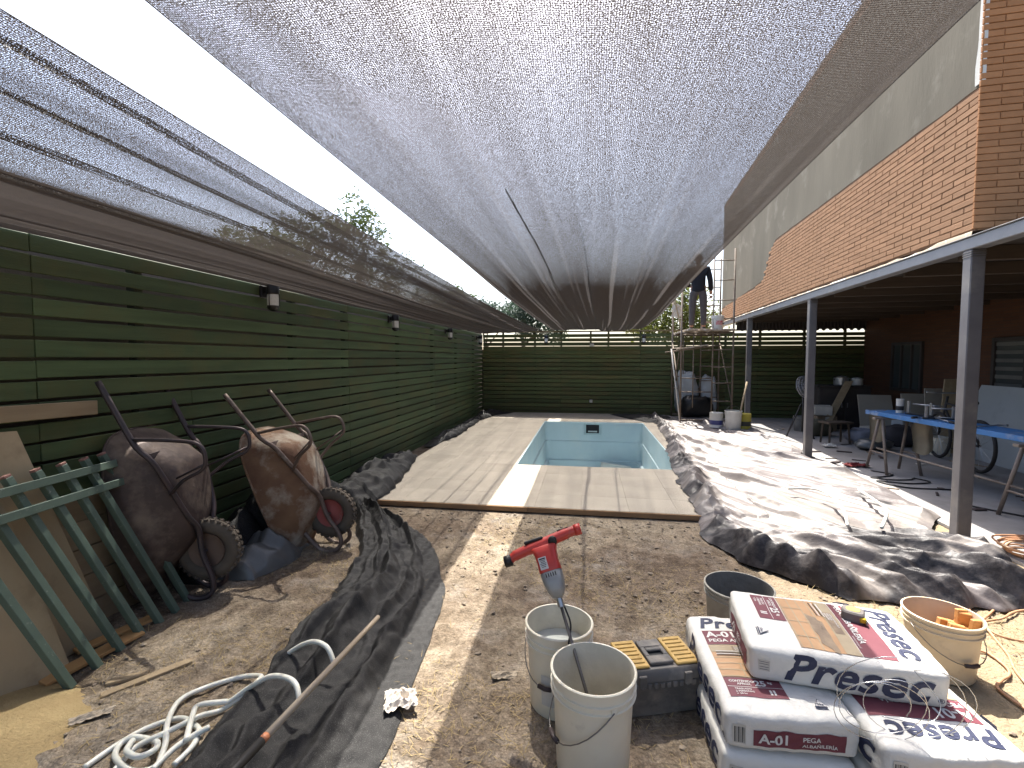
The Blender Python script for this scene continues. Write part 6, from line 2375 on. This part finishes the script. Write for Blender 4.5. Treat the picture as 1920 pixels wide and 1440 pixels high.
lump('bundle', 'dark bundle of rags behind the bluish plastic on the terrace', 'bundle', (5.2, 8.8, 0.03), (0.55, 0.4, 0.34), mat('rag_dark', (0.05, 0.045, 0.05), rough=0.8), 15.0)
scrap('paper_scrap', 'small white rag on the terrace floor behind the second post', 'rag', (3.95, 8.45, 0.034), 0.2, 0.14, 0.06, m_wplast, 21.0)
m_redc = mat('red_cloth', (0.20, 0.03, 0.03), rough=0.8)
scrap('red_rag', 'dark red rag on the terrace floor by the trestle foot', 'rag', (3.62, 7.0, 0.034), 0.3, 0.16, 0.05, m_redc, 23.0)
for k, (p, L, w_, a, lab) in enumerate((((3.42, 7.18, 0.04), 0.30, 0.06, 40, 'dark slat on the terrace floor near the second post'), ((3.55, 8.0, 0.04), 0.16, 0.05, 15, 'dark chip on the terrace floor behind the second post'),
                                        ((3.98, 8.05, 0.04), 0.2, 0.05, -20, 'dark offcut on the terrace floor beyond the trestle'), ((4.3, 7.7, 0.04), 0.18, 0.04, 70, 'thin dark slat on the terrace floor beyond the table'), ((3.75, 5.15, 0.04), 0.12, 0.05, 10, 'dark chip on the terrace floor beside the near trestle'))):
    t = MB()
    t.bbox((0, 0, 0), (L, w_, 0.014), 0.002)
    o = t.build('wood_chip', m_grip, loc=p)
    o.rotation_euler = (0, 0, R(a))
    tag(o, lab, 'wood')
t = MB()
t.tube(smooth_path([(3.66, 6.75, .038), (3.80, 6.55, .04), (3.60, 6.40, .04), (3.45, 6.35, .04), (3.62, 6.25, .042), (3.85, 6.30, .04), (3.95, 6.38, .04), (4.0, 6.2, .04), (3.7, 6.1, .04), (3.42, 6.18, .04), (3.577, 5.906, .04), (4.03, 5.87, .04), (3.98, 5.6, .04), (3.75, 5.35, .04), (3.9, 5.1, .04), (4.3, 4.7, .04), (4.6, 4.2, .04)], 8), 0.008, 8)
tag(t.build('power_cable', m_trub, smooth=True), 'black power cable curling over the terrace floor under the table', 'cable')

# bicycle parked behind the table
bi = thing('bicycle', 'dark bicycle parked against the terrace wall behind the blue plank', 'bicycle', (5.05, 7.35, 0.03), R(80))
for x in (-0.5, 0.5):
    t = MB()
    t.tube([(x + 0.32 * math.cos(2 * math.pi * q / 32), 0, 0.34 + 0.32 * math.sin(2 * math.pi * q / 32)) for q in range(32)], 0.022, 8, closed=True)
    w_ = t.build('wheel', m_trub, bi, smooth=True)
    t = MB()
    for q in range(12):
        a = 2 * math.pi * q / 12
        t.tube([(x, 0, 0.34), (x + 0.3 * math.cos(a), 0, 0.34 + 0.3 * math.sin(a))], 0.0025, 4)
    t.build('spokes', m_chrome, w_)
for a, b in (((-0.5, 0, 0.34), (-0.05, 0, 0.32)), ((-0.5, 0, 0.34), (-0.18, 0, 0.75)), ((-0.05, 0, 0.32), (-0.2, 0, 0.85)), ((-0.05, 0, 0.32), (0.33, 0, 0.72)), ((-0.18, 0, 0.78), (0.31, 0, 0.82)), ((0.5, 0, 0.34), (0.30, 0, 0.92))):
    t = MB()
    t.tube([a, b], 0.016, 8)
    t.build('frame_tube', m_trub, bi, smooth=True)
t = MB()
t.bbox((-0.21, 0, 0.88), (0.25, 0.12, 0.05), 0.02)
t.build('saddle', m_trub, bi)
t = MB()
t.tube([(0.22, -0.28, 0.98), (0.30, -0.1, 0.97), (0.30, 0.1, 0.97), (0.22, 0.28, 0.98)], 0.012, 8)
t.build('handlebar', m_chrome, bi, smooth=True)
t = MB()
t.tube([(-0.05 + 0.09 * math.cos(2 * math.pi * q / 20), -0.05, 0.32 + 0.09 * math.sin(2 * math.pi * q / 20)) for q in range(20)], 0.006, 5, closed=True)
t.build('chain_ring', m_chrome, bi, smooth=True)
# white tray in the pool
tr = thing('plastic_tray', 'white plastic tray propped against the end wall inside the empty pool', 'tray', (0.62, 10.35, -1.268))
t = MB()
t.bbox((0, 0.05, 0.24), (0.62, 0.02, 0.42), 0.01, Matrix.Rotation(R(-12), 3, 'X') @ Matrix.Rotation(R(7), 3, 'Y'))
t.build('base', m_wplast, tr)
t = MB()
q = [Matrix.Rotation(R(-12), 3, 'X') @ Matrix.Rotation(R(7), 3, 'Y') @ V(p) + V((0, 0.05, 0.24)) for p in ((-0.31, -0.03, -0.21), (0.31, -0.03, -0.21), (0.31, -0.03, 0.21), (-0.31, -0.03, 0.21))]
t.tube(q, 0.02, 6, closed=True)
t.build('rim', m_wplast, tr)

# ================================================================== LOOSE STUFF ON THE GROUND
rg = random.Random(3)
m_stone = mat('pebble', (0.30, 0.25, 0.19), (0.20, 0.155, 0.115), scale=12, rough=0.95, bump=0.3)
OCT = [V(p) for p in ((1, 0, 0), (-1, 0, 0), (0, 1, 0), (0, -1, 0), (0, 0, 1), (0, 0, -1), (.6, .6, .55), (-.6, .6, .55), (.6, -.6, .55), (-.6, -.6, .55))]
OF = [(0, 6, 8), (6, 4, 8), (0, 2, 6), (2, 7, 6), (6, 7, 4), (7, 9, 4), (7, 1, 9), (2, 1, 7), (4, 9, 8), (9, 3, 8), (1, 3, 9), (3, 0, 8), (0, 5, 2), (2, 5, 1), (1, 5, 3), (3, 5, 0)]
g = MB()


def free(x, y):
    if y > 4.42 or y < 0.9 or x < -2.7 or x > 3.0:
        return False
    if y > 3.3 and x > 1.2:
        return False
    return True


for k in range(11000):
    x, y = rg.uniform(-2.7, 3.0), 0.9 + 3.55 * rg.random() ** 0.8
    if not free(x, y):
        continue
    dens = 0.35 + 0.65 * sstep(-0.2, 0.35, nz(x * 1.3, y * 1.3, 8)) + (0.5 if y > 3.9 else 0)
    if rg.random() > dens:
        continue
    r = 0.0028 + 0.015 * rg.random() ** 6 + (0.005 * rg.random() if y > 3.9 and rg.random() < 0.15 else 0)
    R3 = Matrix.Rotation(rg.uniform(0, 6.28), 3, 'Z') @ Matrix.Diagonal((r * rg.uniform(.8, 1.5), r * rg.uniform(.7, 1.1), r * rg.uniform(.5, .9)))
    c = V((x, y, ground_h(x, y) + r * 0.2))
    g.add([R3 @ (p * rg.uniform(0.8, 1.1)) + c for p in OCT], OF)
tag(g.build('gravel', m_stone), 'small stones and clods scattered over the bare soil', 'gravel', kind='stuff')
m_dry = mat('dry_grass', (0.40, 0.31, 0.165), (0.27, 0.20, 0.10), scale=14, rough=0.9, spec=0.1)
g = MB()
for k in range(26000):
    x, y = rg.uniform(-2.7, 3.0), 0.9 + 3.4 * rg.random() ** 1.25
    if not free(x, y):
        continue
    dens = sstep(-0.05, 0.4, nz(x * 1.1 + 5, y * 1.1, 2)) + (0.45 if (x < -1.2 and y < 2.3) or (-0.8 < x < 0.4 and y < 2.0) else 0.05)
    if rg.random() > dens:
        continue
    L, a = rg.uniform(0.018, 0.075), rg.uniform(0, 6.28)
    el_ = rg.uniform(-0.05, 0.55)
    d = V((math.cos(a) * math.cos(el_), math.sin(a) * math.cos(el_), math.sin(el_)))
    sd = V((-math.sin(a), math.cos(a), 0)) * 0.0013
    p = V((x, y, ground_h(x, y) + 0.001))
    o = len(g.v)
    md_ = p + d * L * 0.6 + V((0, 0, 0.002))
    g.v += [tuple(p - sd), tuple(p + sd), tuple(md_ + sd * 0.8), tuple(md_ - sd * 0.8), tuple(p + d * L)]
    g.f += [(o, o + 1, o + 2, o + 3), (o + 3, o + 2, o + 4)]
tag(g.build('dry_grass', m_dry), 'short dry straw and grass scattered over the soil', 'grass', kind='stuff')


# ================================================================== TERRACE CLUTTER
m_card = mat('cardboard', (0.26, 0.19, 0.12), (0.21, 0.15, 0.095), scale=5, rough=0.9)
m_olive = mat('canvas_olive', (0.09, 0.085, 0.06), rough=0.9, bump=0.3)


def carton(label, loc, size, rz, m=None):
    o = thing('carton', label, 'box', loc, rz)
    t = MB()
    t.bbox((0, 0, size[2] / 2), size, 0.006)
    t.build('box', m or m_card, o)
    for sy in (-1, 1):
        t = MB()
        t.bbox((0, sy * size[1] * 0.27, size[2] + 0.004), (size[0] * 0.98, size[1] * 0.44, 0.005), 0.001, Matrix.Rotation(sy * R(5), 3, 'X'))
        t.build('flap', m or m_card, o)
    t = MB()
    t.box((0, -size[1] / 2 - 0.0015, size[2] * 0.6), (size[0] * 0.2, 0.002, size[2] * 0.75))
    t.build('tape_strip', m_kraft, o)
    return o


carton('brown carton on the floor in front of the dark cupboard', (4.72, 10.45, 0.03), (0.42, 0.34, 0.30), R(12))
carton('smaller carton stacked on the brown carton', (4.74, 10.46, 0.345), (0.30, 0.26, 0.18), R(-14), m_kraft)
carton('flat dark crate beside the cupboard under the window', (5.62, 10.1, 0.03), (0.5, 0.36, 0.26), R(-8), m_cup)
carton('pale carton on the floor by the leaning panels', (5.05, 9.25, 0.03), (0.36, 0.28, 0.24), R(25), m_kraft)
lump('canvas_bag', 'olive canvas tool bag on the floor beside the fan', 'bag', (4.35, 9.75, 0.03), (0.5, 0.32, 0.3), m_olive, 31.0, 0.3)
lump('cement_sack', 'torn grey sack slumped below the terrace window', 'sack', (5.75, 9.55, 0.03), (0.5, 0.36, 0.45), m_sackw, 37.0, 0.5)
lump('cement_sack', 'grey sack leaning on the first one below the terrace window', 'sack', (5.35, 9.0, 0.03), (0.46, 0.3, 0.32), m_sackw, 41.0, 1.1)
lump('plastic_bundle', 'crumple of clear plastic on the floor beside the trestle', 'plastic', (4.55, 8.35, 0.03), (0.5, 0.35, 0.18), m_haze, 43.0, 0.4)
bucket('dark bucket on the terrace floor by the cartons', (4.28, 10.3, 0.03), 0.14, 0.30, m_out=m_pail_dark, m_in=m_pail_dark, bail='side', rz=R(30), ribs=1)
bucket('pale bucket on the terrace floor under the leaning plank', (5.28, 8.02, 0.03), 0.13, 0.28, bail='side', rz=R(70), ribs=1)
slab('plank', 'grey board leaning crosswise on the dark cupboard', 'plank', [(4.55, 10.2, 0.03), (4.70, 10.2, 0.03), (5.35, 10.6, 1.02), (5.20, 10.6, 1.02)], 0.02, m_plank, (0, -1, 0.4))
slab('panel', 'narrow pale panel standing beside the terrace window', 'panel', [(5.55, 8.75, 0.03), (5.95, 8.72, 0.03), (6.05, 9.0, 0.98), (5.66, 9.03, 0.98)], 0.02, m_board_w, (0, -1, 0.3))
st_ = thing('stool', 'low dark wooden stool on the terrace floor behind the second post', 'stool', (4.25, 8.9, 0.03), R(15))
t = MB()
t.bbox((0, 0, 0.36), (0.46, 0.26, 0.03), 0.004)
t.build('seat', m_joist, st_)
for sx in (-1, 1):
    for sy in (-1, 1):
        t = MB()
        t.bar((sx * 0.19, sy * 0.1, 0.0), (sx * 0.17, sy * 0.08, 0.345), 0.03, 0.03)
        t.build('leg', m_joist, st_)
for k, (p, L, a, lab) in enumerate((((3.93, 6.25, 0.81), 0.34, 35, 'long chisel lying on the blue plank'), ((4.08, 6.12, 0.81), 0.22, -50, 'screwdriver lying on the blue plank beside the clamps'), ((4.02, 5.45, 0.81), 0.3, 15, 'hammer lying on the blue plank by the post'), ((3.9, 5.9, 0.81), 0.28, 80, 'bent pliers lying on the edge of the blue plank'))):
    o = thing('hand_tool', lab, 'tool', p, R(a), 'hand tools on the blue plank')
    t = MB()
    t.tube([(-L / 2, 0, 0), (0.0, 0, 0.004), (L / 2, 0, 0.012)], [0.009, 0.006, 0.005], 8)
    t.build('shank', m_chrome, o, smooth=True)
    t = MB()
    t.tube([(-L / 2 - 0.09, 0, 0), (-L / 2, 0, 0)], 0.015, 8)
    t.build('handle', m_trub, o, smooth=True)
    t = MB()
    t.bbox((L / 2, 0, 0.012), (0.03, 0.09 if k == 2 else 0.02, 0.022), 0.004)
    t.build('head', m_chrome, o)
for k in range(26):
    x, y = rg.uniform(3.35, 5.3), rg.uniform(5.0, 11.0)
    L, w_ = rg.uniform(0.05, 0.22), rg.uniform(0.015, 0.06)
    t = MB()
    t.bbox((0, 0, 0), (L, w_, 0.008), 0.001)
    o = t.build('floor_scrap', rg.choice((m_grip, m_card, m_joist, m_litter)), loc=(x, y, 0.036))
    o.rotation_euler = (0, 0, rg.uniform(0, 3.1))
    tag(o, 'small flat scrap littering the dusty terrace floor', 'scrap', 'scraps littering the terrace floor')
